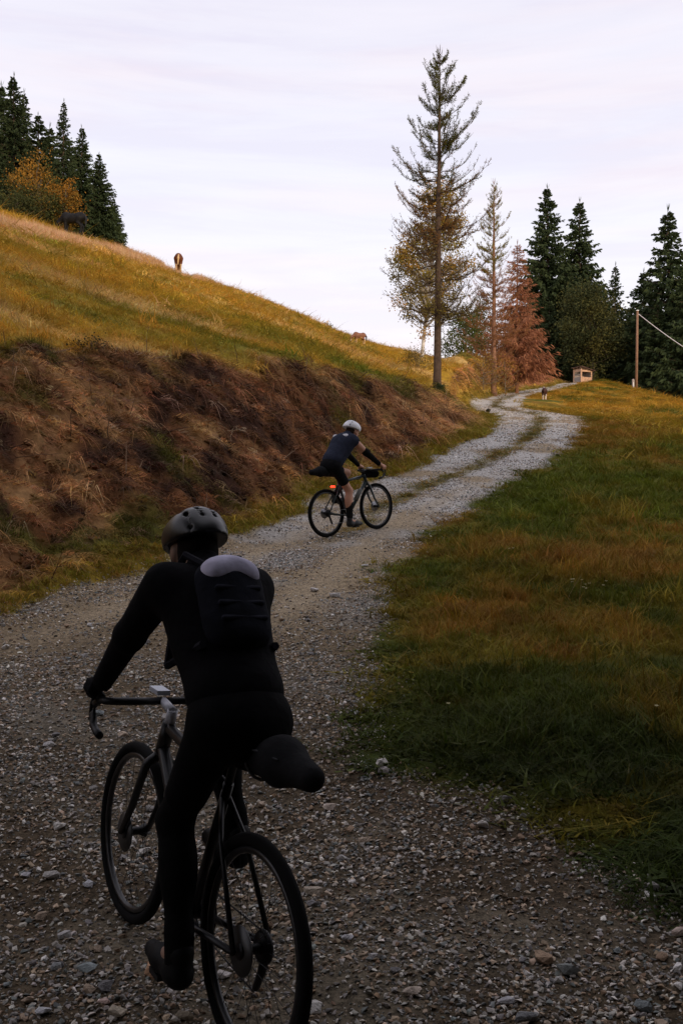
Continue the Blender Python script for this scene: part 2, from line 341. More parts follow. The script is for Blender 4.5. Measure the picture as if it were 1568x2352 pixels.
def ground_col(x, y, rd, bd):
    n1 = fbm(x, y, 7, 4, 20); n2 = fbm(x, y, 1.8, 4, 21); n3 = fbm(x, y, .45, 3, 22)
    sh = np.shape(x)+(3,)
    left = smooth(1.0, -1.0, x-np.interp(y, RLa[4:, 1], RLa[4:, 0]))
    # hill meadow: straw gold with olive swathes
    gold = np.broadcast_to(A_(.48, .292, .042), sh); ol = A_(.25, .205, .026); straw = A_(.60, .40, .14)
    md = mixc(gold, ol, smooth(.46, .62, n1*.55+n2*.45)); md = mixc(md, straw, smooth(.56, .72, fbm(x*.6, y*1.5, 3.5, 4, 23)))
    # fresh green swathe above the bank
    gs = np.exp(-(((y-26-(x+1.2)*1.0)/2.2)**2))*np.exp(-(((x+1.2)/2.0)**2)); md = mixc(md, np.broadcast_to(A_(.12, .17, .018), sh), np.clip(gs*1.3*smooth(.3, .6, n2), 0, .95))
    # long dry hay below the wood
    hay = hay_w(x, y)
    md = mixc(md, np.broadcast_to(A_(.60, .38, .21), sh), np.clip(hay*1.1, 0, .85))
    # right-hand pasture: green with olive and rust swathes
    gr = np.broadcast_to(A_(.090, .103, .011), sh)*np.interp(y, [7, 16], [.75, 1.15])[..., None]; ru = A_(.29, .135, .026); dk = A_(.024, .040, .009); oli = A_(.17, .13, .014)  # green lowered towards the viewpoint: foreground shade put into the colour
    far = smooth(18, 55, y); wx = x+(n1-.5)*4; wy = y*.75+(n2-.5)*1.5
    bias = 0
    for bx, by, br, bs in _rust: bias = bias+bs*np.exp(-((x-bx)**2+((y-by)*.8)**2)/br**2)
    f1 = fbm(wx, wy, 1.6, 5, 24)*.5+fbm(x, y, .45, 3, 25)*.5+bias
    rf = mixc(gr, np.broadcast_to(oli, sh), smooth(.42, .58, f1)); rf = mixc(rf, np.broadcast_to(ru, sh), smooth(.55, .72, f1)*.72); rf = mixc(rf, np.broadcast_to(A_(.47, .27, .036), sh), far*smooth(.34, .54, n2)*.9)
    near = smooth(8.5, 4.5, y-.25*(x-2)); rf = mixc(rf, np.broadcast_to(dk, sh), near*smooth(.60, .42, f1)*.7)  # foreground shade painted into the nearest grass
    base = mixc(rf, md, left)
    # bank: matted brown hay, ochre and moss patches
    bk = np.broadcast_to(A_(.225, .10, .042), sh); bk = mixc(bk, np.broadcast_to(A_(.45, .25, .105), sh), smooth(.46, .64, n2*.5+n3*.5)); bk = mixc(bk, np.broadcast_to(A_(.075, .036, .022), sh), smooth(.47, .36, n3*.7+n2*.3))
    bk = mixc(bk, np.broadcast_to(A_(.13, .125, .02), sh), .9*smooth(.57, .70, fbm(x, y, 1.3, 4, 26)))
    bk = mixc(bk, np.broadcast_to(A_(.42, .19, .09), sh), smooth(36, 44, y)*smooth(.35, .55, n3*.5+n2*.5))
    wb = smooth(.25, -.25, bd); base = mixc(base, bk, wb)
    vw = np.interp(y, [9, 16, 28, 60], [.13, .17, .24, .35]); vg = np.exp(-((rd-vw)/vw)**2)*left; base = mixc(base, np.broadcast_to(A_(.26, .205, .025), sh), vg*.8)
    return base
def gravel_col(x, y):
    n2 = fbm(x, y, .9, 4, 30); sh = np.shape(x)+(3,)
    g = mixc(np.broadcast_to(A_(.14, .115, .080), sh), np.broadcast_to(A_(.47, .445, .41), sh), smooth(4, 20, y)); soil = mixc(np.broadcast_to(A_(.070, .050, .030), sh), np.broadcast_to(A_(.29, .215, .125), sh), smooth(4.5, 12, y))  # brown earth near, pale gravel far; near tones also carry painted shade
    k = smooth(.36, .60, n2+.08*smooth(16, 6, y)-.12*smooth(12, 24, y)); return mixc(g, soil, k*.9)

# ---------------------------------------------------------------- terrain meshes
def spaced(segs):
    o = []
    for a, b, f in segs:
        v = a
        while v < b: o.append(v); v += f(v)
    return np.array(o)
gy = spaced([(-300, -32, lambda v: 25), (-32, -4, lambda v: 1.2), (-4, 2, lambda v: .3), (2, 125, lambda v: max(.045, .0105*v)), (125, 420, lambda v: 6+(v-125)*.25)])
xp = spaced([(0, 7, lambda v: .055), (7, 34, lambda v: .055+(v-7)*.02), (34, 320, lambda v: .6+(v-34)*.12)])
gx = np.r_[-xp[:0:-1], xp]
GX, GY = np.meshgrid(gx, gy)
RD, BD = zones(GX, GY); GZ = Hraw(GX, GY, RD, BD)
FR = frac_across(GX, GY)
def strip_w(x, y, fr):
    """the grassy strip between the wheel tracks"""
    wv = .5+(fbm(x, y, 3, 2, 33)-.5)*.12
    return .75*smooth(.09, .03, (np.abs(fr-wv)+(fbm(x, y, .5, 3, 34)-.5)*.16)*np.interp(y, [30, 40], [1, 1.5]))*smooth(12.5, 17, y+(fbm(x, y, 1.5, 2, 35)-.5)*6)
SW = strip_w(GX, GY, FR)
wr = smooth(.06, -.10, RD)
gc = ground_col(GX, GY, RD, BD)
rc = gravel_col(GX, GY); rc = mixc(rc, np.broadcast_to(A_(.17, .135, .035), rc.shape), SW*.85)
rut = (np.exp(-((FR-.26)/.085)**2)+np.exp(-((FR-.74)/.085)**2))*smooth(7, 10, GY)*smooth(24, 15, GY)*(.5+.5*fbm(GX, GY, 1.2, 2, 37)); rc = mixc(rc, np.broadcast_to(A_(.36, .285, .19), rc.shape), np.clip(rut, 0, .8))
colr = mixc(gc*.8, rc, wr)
grav = wr*(1-SW)

tm = bpy.data.materials.new('terrain'); tm.use_nodes = True; t = tm.node_tree; b = t.nodes['Principled BSDF']; L = t.links
b.inputs['Roughness'].default_value = .95; b.inputs['Specular IOR Level'].default_value = .08
ac = t.nodes.new('ShaderNodeAttribute'); ac.attribute_name = 'col'; ag = t.nodes.new('ShaderNodeAttribute'); ag.attribute_name = 'gravel'
tcn = t.nodes.new('ShaderNodeTexCoord')
vo = t.nodes.new('ShaderNodeTexVoronoi'); vo.inputs['Scale'].default_value = 42; L.new(tcn.outputs['Object'], vo.inputs['Vector'])
vo2 = t.nodes.new('ShaderNodeTexVoronoi'); vo2.inputs['Scale'].default_value = 110; L.new(tcn.outputs['Object'], vo2.inputs['Vector'])
sv = t.nodes.new('ShaderNodeSeparateColor'); L.new(vo.outputs['Color'], sv.inputs[0])
sv2 = t.nodes.new('ShaderNodeSeparateColor'); L.new(vo2.outputs['Color'], sv2.inputs[0])
ad = t.nodes.new('ShaderNodeMath'); ad.operation = 'ADD'; L.new(sv.outputs[0], ad.inputs[0]); L.new(sv2.outputs[0], ad.inputs[1])
mr = t.nodes.new('ShaderNodeMapRange'); mr.inputs[1].default_value = .3; mr.inputs[2].default_value = 1.7; mr.inputs[3].default_value = .42; mr.inputs[4].default_value = 1.35
L.new(ad.outputs[0], mr.inputs[0])
ns = t.nodes.new('ShaderNodeTexNoise'); ns.inputs['Scale'].default_value = 9; ns.inputs['Detail'].default_value = 8; ns.inputs['Roughness'].default_value = .7; L.new(tcn.outputs['Object'], ns.inputs['Vector'])
mg = t.nodes.new('ShaderNodeMapRange'); mg.inputs[1].default_value = .3; mg.inputs[2].default_value = .7; mg.inputs[3].default_value = .6; mg.inputs[4].default_value = 1.35; L.new(ns.outputs['Fac'], mg.inputs[0])
mf = t.nodes.new('ShaderNodeMix'); L.new(ag.outputs['Fac'], mf.inputs[0]); L.new(mg.outputs[0], mf.inputs[2]); L.new(mr.outputs[0], mf.inputs[3])
vm = t.nodes.new('ShaderNodeVectorMath'); vm.operation = 'SCALE'; L.new(ac.outputs['Color'], vm.inputs[0]); L.new(mf.outputs[0], vm.inputs['Scale']); L.new(vm.outputs[0], b.inputs['Base Color'])
bp = t.nodes.new('ShaderNodeBump'); bp.inputs['Strength'].default_value = .7; bp.inputs['Distance'].default_value = .012
hm = t.nodes.new('ShaderNodeMath'); hm.operation = 'MULTIPLY_ADD'; hm.inputs[1].default_value = .6; L.new(ad.outputs[0], hm.inputs[0]); L.new(ns.outputs['Fac'], hm.inputs[2])
L.new(hm.outputs[0], bp.inputs['Height']); L.new(bp.outputs[0], b.inputs['Normal'])

ny, nx = GX.shape
vid = np.arange(nx*ny).reshape(ny, nx)
quads = np.stack([vid[:-1, :-1], vid[:-1, 1:], vid[1:, 1:], vid[1:, :-1]], -1)
cRD = (RD[:-1, :-1]+RD[1:, 1:])/2; cBD = (BD[:-1, :-1]+BD[1:, 1:])/2; cX = GX[:-1, :-1]
isr = cRD < 0; isb = (cBD < 0) & ~isr; cY = GY[:-1, :-1]
left_ = cX < np.interp(cY, RLa[:, 1], RLa[:, 0]); left_ &= cY < 118
V = np.stack([GX, GY, GZ], -1).reshape(-1, 3); CO = colr.reshape(-1, 3); GR = grav.reshape(-1)
def terrain_piece(name, m):
    f = quads[m]; u, inv = np.unique(f, return_inverse=True)
    me = mesh_np(name, V[u], inv.reshape(-1, 4), CO[u], True)
    a = me.attributes.new('gravel', 'FLOAT', 'POINT'); a.data.foreach_set('value', GR[u].astype(np.float32))
    return tag(link(name, me, tm), kind='structure')
road = terrain_piece('gravel_road', isr); tag(road, 'pale gravel track climbing the hill in an S bend')
bank = terrain_piece('earth_bank', isb); tag(bank, 'steep brown bank of matted dry grass left of the track')
meadow = terrain_piece('hillside_meadow', ~isr & ~isb & left_); tag(meadow, 'golden sloping hill meadow above the bank')
ground = terrain_piece('ground', ~isr & ~isb & ~left_); tag(ground, 'green and rust pasture falling away right of the track')

# ---------------------------------------------------------------- scatter (one object of uncountable small pieces)
def scatter(name, protos, pts, rot, scl, col, idx, label, cat=None, parent=None):
    me = bpy.data.meshes.new(name); n = len(pts); me.vertices.add(n); me.vertices.foreach_set('co', np.asarray(pts, np.float32).ravel())
    def at(nm, ty, data, key='value'):
        a = me.attributes.new(nm, ty, 'POINT'); a.data.foreach_set(key, np.ascontiguousarray(data).ravel())
    at('rot', 'FLOAT_VECTOR', np.asarray(rot, np.float32), 'vector'); at('scl', 'FLOAT_VECTOR', np.asarray(scl, np.float32), 'vector')
    cc = np.ones((n, 4), np.float32); cc[:, :3] = col; at('col', 'FLOAT_COLOR', cc, 'color'); at('idx', 'INT', np.asarray(idx, np.int32))
    o = link(name, me, None, parent)
    g = bpy.data.node_groups.new(name+'_nodes', 'GeometryNodeTree')
    g.interface.new_socket('Geometry', in_out='INPUT', socket_type='NodeSocketGeometry'); g.interface.new_socket('Geometry', in_out='OUTPUT', socket_type='NodeSocketGeometry')
    gi = g.nodes.new('NodeGroupInput'); go = g.nodes.new('NodeGroupOutput'); j = g.nodes.new('GeometryNodeJoinGeometry')
    def named(nm, ty):
        a = g.nodes.new('GeometryNodeInputNamedAttribute'); a.data_type = ty; a.inputs['Name'].default_value = nm; return a.outputs[0]
    ra, sa, ia = named('rot', 'FLOAT_VECTOR'), named('scl', 'FLOAT_VECTOR'), named('idx', 'INT')
    for k, pm in enumerate(protos):
        po = bpy.data.objects.new(name+'_piece', pm)
        oi = g.nodes.new('GeometryNodeObjectInfo'); oi.inputs['Object'].default_value = po; oi.inputs['As Instance'].default_value = True
        cmp = g.nodes.new('FunctionNodeCompare'); cmp.data_type = 'INT'; cmp.operation = 'EQUAL'; g.links.new(ia, cmp.inputs[2]); cmp.inputs[3].default_value = k
        ip = g.nodes.new('GeometryNodeInstanceOnPoints'); g.links.new(gi.outputs[0], ip.inputs['Points']); g.links.new(cmp.outputs[0], ip.inputs['Selection'])
        g.links.new(oi.outputs['Geometry'], ip.inputs['Instance']); g.links.new(sa, ip.inputs['Scale'])
        er = g.nodes.new('FunctionNodeEulerToRotation'); g.links.new(ra, er.inputs[0]); g.links.new(er.outputs[0], ip.inputs['Rotation'])
        g.links.new(ip.outputs[0], j.inputs[0])
    g.links.new(j.outputs[0], go.inputs[0])
    md = o.modifiers.new('pieces', 'NODES'); md.node_group = g
    tag(o, label, cat, kind='stuff'); return o

def tuft_mesh(name, seed, n=22, rad=.12, hgt=.25, w=.007, bend=.5, segs=2, m='blade', flat=0.0, dirx=0.0):
    g = rng(seed); v = []; f = []
    for i in range(n):
        a = g.random()*6.283; r = rad*math.sqrt(g.random()); bx, by = r*math.cos(a), r*math.sin(a)
        az = g.random()*6.283; hh = hgt*(.45+.75*g.random()); bn = bend*(.3+g.random())
        dx, dy = math.cos(az), math.sin(az); sx, sy = -dy*w/2, dx*w/2
        k0 = len(v)
        for s in range(segs+1):
            t = s/segs; ww = 1-.85*t
            ox = bx+dx*bn*hh*t*t+dirx*hh*t; oy = by+dy*bn*hh*t*t; oz = hh*t*(1-flat*t)*(1-.25*bn*t)-.015
            v += [(ox-sx*ww, oy-sy*ww, oz), (ox+sx*ww, oy+sy*ww, oz)]
        for s in range(segs): f.append((k0+2*s, k0+2*s+1, k0+2*s+3, k0+2*s+2))
    me = mesh_np(name, v, f); me.materials.append(M[m]); return me
def leafy_mesh(name, seed, n=12, size=.05):
    g = rng(seed); mb = MB(); b = g.normal(size=(n, 3))*np.array([.05, .05, .01]); b[:, 2] = np.abs(b[:, 2])
    d = g.normal(size=(n, 3)); d[:, 2] = .35+np.abs(d[:, 2])*.4; mb.leaves(b, d, size*(.6+g.random(n)), size*.55, g, (1, 1, 1)); me = mb.mesh(name); me.materials.append(M['blade']); return me

G = rng(11)
def ground_Y(px, py, y0, y1):
    """distance at which the line of sight through (px, py) meets the ground"""
    Y = np.linspace(y0, y1, 500); x = (px-784)/F*Y; d = H(x, Y)-(CZ+(1176-py)/F*Y); i = np.argmax(d > 0); return float(Y[i]) if (d > 0).any() else None
AN = {}
for nm, px, py, a, b_, fb in (('black', 168, 538, 30, 75, 60), ('chestnut', 410, 620, 50, 76, 74), ('brown', 825, 790, 50, 97, 91), ('calf', 1249, 918, 45, 90, 60)):
    Y_ = ground_Y(px, py, a, b_) or fb; AN[nm] = ((px-784)/F*Y_, Y_)
def clear_of_animals(x, y):
    k = np.ones(len(x), bool)
    for ax, ay in AN.values(): k &= ~((np.abs(x-ax*y/ay) < 1.2) & (y > ay-9) & (y < ay+1.5))
    return k
def strat(x0, x1, y0, y1, dens_fn, dmax):
    n = int((x1-x0)*(y1-y0)*dmax); x = x0+(x1-x0)*G.random(n); y = y0+(y1-y0)*G.random(n)
    k = G.random(n) < dens_fn(x, y)/dmax; return x[k], y[k]
def inview(x, y, m=.05): return (np.abs(x) < y*(.343+m)+.6)
def jit(c, a, g=G): return np.clip(c*(1+(g.random((len(c), 1))-.5)*2*a)*(1+(g.random((len(c), 3))-.5)*.25), 0, 1)

# grass of the right pasture ------------------------------------------------
pr_s = [tuft_mesh('short_tuft', 1, 22, .11, .13, .009, .8), tuft_mesh('short_tuft', 2, 18, .10, .18, .008, .6), tuft_mesh('long_tuft', 3, 15, .07, .28, .006, .7, 3), leafy_mesh('leafy_tuft', 4, 14, .05)]
def grass_area(name, x, y, protos, hscale, wscale, label, cond, coltw=None, tall=.15, leafy=.08):
    rd, bd = zones(x, y); k = cond(x, y, rd, bd); k &= clear_of_animals(x, y) | (G.random(len(x)) < .06); x, y, rd, bd = x[k], y[k], rd[k], bd[k]
    z = Hraw(x, y, rd, bd); n = len(x); c = ground_col(x, y, rd, bd)
    if coltw is not None: c = coltw(x, y, c, rd)
    rust = c[:, 0] > c[:, 1]*1.35
    u = G.random(n); idx = np.where(u < .45, 0, 1); idx = np.where((u > 1-tall) & rust | (u > 1-tall*.3), 2, idx); idx = np.where((u < leafy) & ~rust, 3, idx); idx = np.where((rd < .35) & (y < 9) & (G.random(n) < .25), 3, idx)
    s = np.stack([wscale(y), wscale(y), hscale(y)], 1)*(.7+.6*G.random((n, 1)))*np.where(G.random((n, 1)) < .07, 1.8, 1)
    low = smooth(.0, .9, rd); s[:, 2] *= (.45+.55*low)*np.where((y > 30) & (rd < 6) & (x > np.interp(y, RLa[:, 1], RLa[:, 0])), .45, 1)*(.45+.9*fbm(x, y, .55, 3, 45))
    rot = np.stack([(G.random(n)-.5)*.5, (G.random(n)-.5)*.5, G.random(n)*6.283], 1)
    return scatter(name, protos, np.stack([x, y, z], 1), rot, s, jit(c*1.15*(.55+.9*fbm(x, y, .35, 3, 46))[:, None], .35), idx, label)
xs, ys = [], []
for y0, y1, dn in ((3, 7, 300), (7, 13, 170), (13, 22, 80), (22, 40, 34), (40, 100, 13)):
    x, y = strat(-.6, y1*.40+1, y0, y1, lambda x, y: np.where(inview(x, y), 1.0, 0)*dn, dn); xs.append(x); ys.append(y)
x = np.concatenate(xs); y = np.concatenate(ys)
grow = lambda y: np.clip(y/9, 1, 4.2)**.75
hgt = lambda y: np.interp(y, [4, 8, 14, 30], [.48, .55, .70, .85])
grass_area('pasture_grass', x, y, pr_s, hgt, grow, 'green and rust coloured grass of the pasture right of the track', lambda x, y, rd, bd: (rd > -.22*G.random(len(x))**3) & (x > np.interp(y, RLa[:, 1], RLa[:, 0])+.6), tall=.2)

# hill meadow --------------------------------------------------------------
xs, ys = [], []
for y0, y1, dn in ((10, 20, 60), (20, 35, 30), (35, 60, 14), (60, 106, 8)):
    x, y = strat(-y1*.40-1, 16, y0, y1, lambda x, y: np.where(inview(x, y), 1.0, 0)*dn, dn); xs.append(x); ys.append(y)
x = np.concatenate(xs); y = np.concatenate(ys)
Tx = lambda y: np.interp(y, Ta[:, 1], Ta[:, 0])
def hay_boost(y): return np.clip(y/14, 1, 3)**.45
grass_area('meadow_grass', x, y, pr_s, lambda y: hgt(y)*.75, grow, 'golden dry grass covering the hill meadow', lambda x, y, rd, bd: (bd > np.where(y > 34, .15, -.15)) & (rd > .3) & (x < Tx(y)+np.where(y > 34, -.2, .6)), tall=.3, leafy=.02)
# tall hay below the wood and on the skyline
x, y = strat(-22, -7, 26, 80, lambda x, y: 26*hay_w(x, y), 26)
hay_p = [tuft_mesh('hay_tuft', 31, 22, .30, .30, .014, .35, 3), tuft_mesh('hay_tuft', 32, 18, .25, .36, .012, .3, 3)]
k = clear_of_animals(x, y); x, y = x[k], y[k]; z = H(x, y); n = len(x); c = np.where(G.random((n, 1)) < .7, A_(.62, .41, .23)[None], A_(.42, .22, .11)[None])
scatter('dry_hay', hay_p, np.stack([x, y, z], 1), np.stack([(G.random(n)-.5)*.4, (G.random(n)-.5)*.4, G.random(n)*6.3], 1), np.repeat(.7+.6*G.random((n, 1)), 3, 1), jit(c, .25), G.integers(0, 2, n), 'band of long pale dry hay below the wood')

def stone_mesh(name, seed, mt=None, flat=.55, npts=13):
    g = rng(seed); p = g.normal(size=(npts, 3)); p /= np.linalg.norm(p, axis=1, keepdims=True); p *= (.75+.35*g.random((npts, 1))); p *= np.array([1, .55+.35*g.random(), flat*(.6+.6*g.random())])
    bm = bmesh.new()
    for q in p: bm.verts.new(q*.5)
    bmesh.ops.convex_hull(bm, input=bm.verts); me = bpy.data.meshes.new(name); bm.to_mesh(me); bm.free(); me.materials.append(mt or M['pebble']); return me
# bank thatch ---------------------------------------------------------------
xs, ys = [], []
for y0, y1, dn in ((7.5, 16, 150), (16, 34, 118), (34, 60, 45), (60, 112, 16)):
    x, y = strat(-9, 22, y0, y1, lambda x, y: np.where(inview(x, y), 1.0, 0)*dn, dn); xs.append(x); ys.append(y)
x = np.concatenate(xs); y = np.concatenate(ys); rd, bd = zones(x, y); k = (bd < .12) & (rd > .15); x, y, rd, bd = x[k], y[k], rd[k], bd[k]
z = Hraw(x, y, rd, bd); e_ = .15; gxn = (H(x+e_, y)-H(x-e_, y))/(2*e_); gyn = (H(x, y+e_)-H(x, y-e_))/(2*e_)
down = np.arctan2(-gyn, -gxn); slope = np.arctan(np.hypot(gxn, gyn)); n = len(x)
th_p = [tuft_mesh('thatch', 41, 14, .10, .22, .012, .6, 3, flat=.7, dirx=.45), tuft_mesh('thatch', 42, 10, .06, .36, .010, .6, 3, flat=.85, dirx=.6), tuft_mesh('sprig', 43, 16, .10, .17, .006, .8, 2), leafy_mesh('sprout', 44, 10, .055), leafy_mesh('bracken', 45, 12, .05), stone_mesh('clod', 46, M['blade'], .7, 12)]
c = ground_col(x, y, rd, bd)*1.35; green = c[:, 1] > c[:, 0]*.78
u = G.random(n); idx = np.where(u < .55, 0, 1); idx = np.where(green & (u > .4), 2, idx); idx = np.where(green & (u > .88), 3, idx); idx = np.where(~green & (G.random(n) < .20), 4, idx); idx = np.where(~green & (G.random(n) < .14), 5, idx)
pale = G.random(n) < .06; c[pale] = A_(.42, .28, .16)
rot = np.stack([np.zeros(n), np.clip(slope*.75, 0, .9)*np.where(idx < 2, 1, .3), down+(G.random(n)-.5)*3.4], 1)
s = np.repeat((np.clip(y/13, 1, 3.2)**np.where(idx > 2, .25, .7)*(.6+.8*G.random(n)))[:, None], 3, 1); s[idx == 5] *= .16; c[idx == 5] *= .55
scatter('bank_thatch', th_p, np.stack([x, y, z], 1), rot, s, jit(c*(.25+1.5*fbm(x, y, .30, 2, 47))[:, None]*(.6+.8*G.random((n, 1))**1.5), .35), idx, 'matted brown dry grass and moss hanging on the bank')
# verge and middle strip of the track ---------------------------------------
xs, ys = [], []
for y0, y1, dn in ((8, 16, 160), (16, 30, 110), (30, 50, 60), (50, 96, 22)):
    x, y = strat(-6, 24, y0, y1, lambda x, y: np.where(inview(x, y), 1.0, 0)*dn, dn); xs.append(x); ys.append(y)
x = np.concatenate(xs); y = np.concatenate(ys); rd, bd = zones(x, y)
fr = frac_across(x, y); sw = strip_w(x, y, fr)
isv = (rd > .02) & (rd < np.interp(y, [9, 16, 28, 40], [.35, .45, .6, .45])) & (bd > -.15) & (x < np.interp(y, RLa[:, 1], RLa[:, 0])+.3)
k = isv | ((rd < -.1) & (sw > .35+.5*G.random(len(x)))); x, y, rd, bd, isv = x[k], y[k], rd[k], bd[k], isv[k]; n = len(x)
c = np.where(isv[:, None], A_(.27, .22, .025)[None], A_(.19, .16, .04)[None]); c = np.where(G.random((n, 1)) < .25, A_(.36, .22, .05)[None], c)
s = np.stack([grow(y), grow(y), hgt(y)*np.where(isv, .8, .36)*np.where(y > 30, .4, 1)], 1)*(.6+.7*G.random((n, 1)))
scatter('verge_grass', pr_s, np.stack([x, y, Hraw(x, y, rd, bd)], 1), np.stack([(G.random(n)-.5)*.5, (G.random(n)-.5)*.5, G.random(n)*6.3], 1), s, jit(c, .3), np.where(G.random(n) < .6, 0, 1), 'yellow green grass on the left verge and between the wheel tracks')

# gravel ---------------------------------------------------------------------
peb = [stone_mesh('pebble', 60+i, npts=10+i % 3) for i in range(6)]
stone_pal = np.array([(.42, .40, .385), (.31, .29, .27), (.55, .52, .48), (.20, .19, .19), (.36, .275, .20), (.28, .195, .13), (.47, .37, .28), (.20, .22, .22), (.70, .67, .63)])
xs, ys, ss = [], [], []
for y0, y1, dn, a, bb in ((2.5, 4.6, 5600, .009, .036), (4.6, 8, 3000, .012, .038), (8, 14, 1400, .016, .042), (14, 24, 520, .022, .05), (24, 44, 170, .035, .06)):
    x, y = strat(-y1*.36-.5, min(y1*.36+.5, 9), y0, y1, lambda x, y: np.where(inview(x, y, .02), 1.0, 0)*dn*np.clip(np.interp(y, [5, 12], [.5, .2])+1.3*smooth(.36, .62, fbm(x, y, .8, 4, 40)), 0, 1), dn)
    xs.append(x); ys.append(y); ss.append(a+(bb-a)*G.random(len(x))**2.6)
x = np.concatenate(xs); y = np.concatenate(ys); s = np.concatenate(ss); rd, bd = zones(x, y)
fr_ = frac_across(x, y); rt = (np.exp(-((fr_-.26)/.085)**2)+np.exp(-((fr_-.74)/.085)**2))*smooth(7, 10, y)*smooth(26, 15, y)
k = (rd < .05+.25*G.random(len(x))**3) & (G.random(len(x)) > rt*.85); k &= ~((strip_w(x, y, frac_across(x, y)) > .4) & (G.random(len(x)) < .8)); x, y, s, rd, bd = x[k], y[k], s[k], rd[k], bd[k]; n = len(x)
c = stone_pal[G.integers(0, len(stone_pal), n)]*(1.02-.16*smooth(12, 3.5, y))[:, None]*(1+smooth(16, 7, y)[:, None]*np.array([.03, 0, -.06]))  # stones toned down towards the viewpoint, near shade put into their colour
gz = Hraw(x, y, rd, bd)
scatter('gravel', peb, np.stack([x, y, gz+s*.12], 1), G.random((n, 3))*np.array([.5, .5, 6.3]), s[:, None]*(.8+.5*G.random((n, 3))), np.clip(c*(.55+.9*G.random((n, 1))**1.5)*(1+(G.random((n, 3))-.5)*.06), 0, 1), G.integers(0, 6, n), 'small mixed grey and brown stones of the track', parent=road)
# the stones one can tell apart, each its own piece of the track
sm = mat('stone', attr='OBJECT', rough=.9, spec=.2, var=.3, vscale=5, bump=.5, bscale=9)
at = [q for q in sm.node_tree.nodes if q.type == 'ATTRIBUTE'][0]; at.attribute_name = 'stone_colour'
big = [stone_mesh('stone', 80+i, sm, .6, 16) for i in range(10)]
def add_stone(x, y, size, col, k, sink=.18, rz=0, sc3=(1, 1, 1)):
    o = bpy.data.objects.new('stone', big[k % 10]); C.objects.link(o); o.parent = road
    o.location = (x, y, h1(x, y)+size*sink); o.rotation_euler = (G.random()*.3-.15, G.random()*.3-.15, rz); o.scale = (size*sc3[0], size*sc3[1], size*sc3[2]); o['stone_colour'] = [float(q) for q in col]
marked = [(355, 2232, .085, (.50, .30, .18)), (420, 2222, .055, (.50, .44, .40)), (205, 2222, .075, (.25, .28, .28)), (240, 2298, .045, (.52, .38, .33)), (510, 2225, .06, (.50, .46, .43)), (720, 2040, .075, (.38, .32, .25)), (385, 2083, .05, (.52, .51, .52)), (118, 2005, .07, (.50, .47, .44)), (205, 2022, .05, (.50, .50, .52)), (62, 2003, .04, (.52, .50, .52)), (1300, 2220, .085, (.20, .21, .20)), (1020, 2066, .06, (.28, .24, .20)), (800, 2145, .05, (.46, .45, .46)), (838, 1304, .09, (.60, .58, .57)), (720, 1360, .10, (.56, .53, .51)), (770, 1372, .11, (.50, .47, .44)), (590, 1320, .06, (.55, .53, .52)), (400, 1457, .12, (.50, .49, .48)), (880, 1778, .07, (.42, .38, .36)), (760, 1852, .07, (.44, .36, .30)), (860, 2188, .05, (.45, .43, .42)), (100, 2315, .06, (.45, .45, .46)), (950, 2270, .07, (.46, .38, .31)), (1165, 2290, .06, (.42, .41, .42)), (265, 2320, .07, (.40, .34, .26)), (1560, 2140, .06, (.48, .38, .32)), (1210, 2340, .085, (.17, .17, .17)), (425, 2330, .06, (.36, .30, .22)), (130, 2212, .045, (.35, .36, .36))]
for i, (px, py, s, c) in enumerate(marked):
    q = rp(px, py) if py < 2290 else np.array([(px-784)/F*(1.65+CZ*0+.37)/((py-1176)/F+.114), (2.02)/((py-1176)/F+.114)])
    add_stone(q[0], q[1], s*1.15, c, i, rz=G.random()*1.0-.5, sc3=(1.1, .9, .85))
nst = 300-len(marked); k = 0
while k < nst:
    y = 2.7+7.5*G.random()**1.7; x = (G.random()*2-1)*(y*.35+.1)
    rd, bd = zones(np.array([x]), np.array([y]))
    if rd[0] > .1 or (G.random() > .35+.9*float(smooth(.35, .6, fbm(np.array([x]), np.array([y]), .8, 4, 40))[0])): continue
    add_stone(x, y, (.028+.05*G.random()**2.5)*(1+.05*y), stone_pal[G.integers(0, len(stone_pal))]*(.85+.3*G.random()), k, rz=G.random()*6.3); k += 1

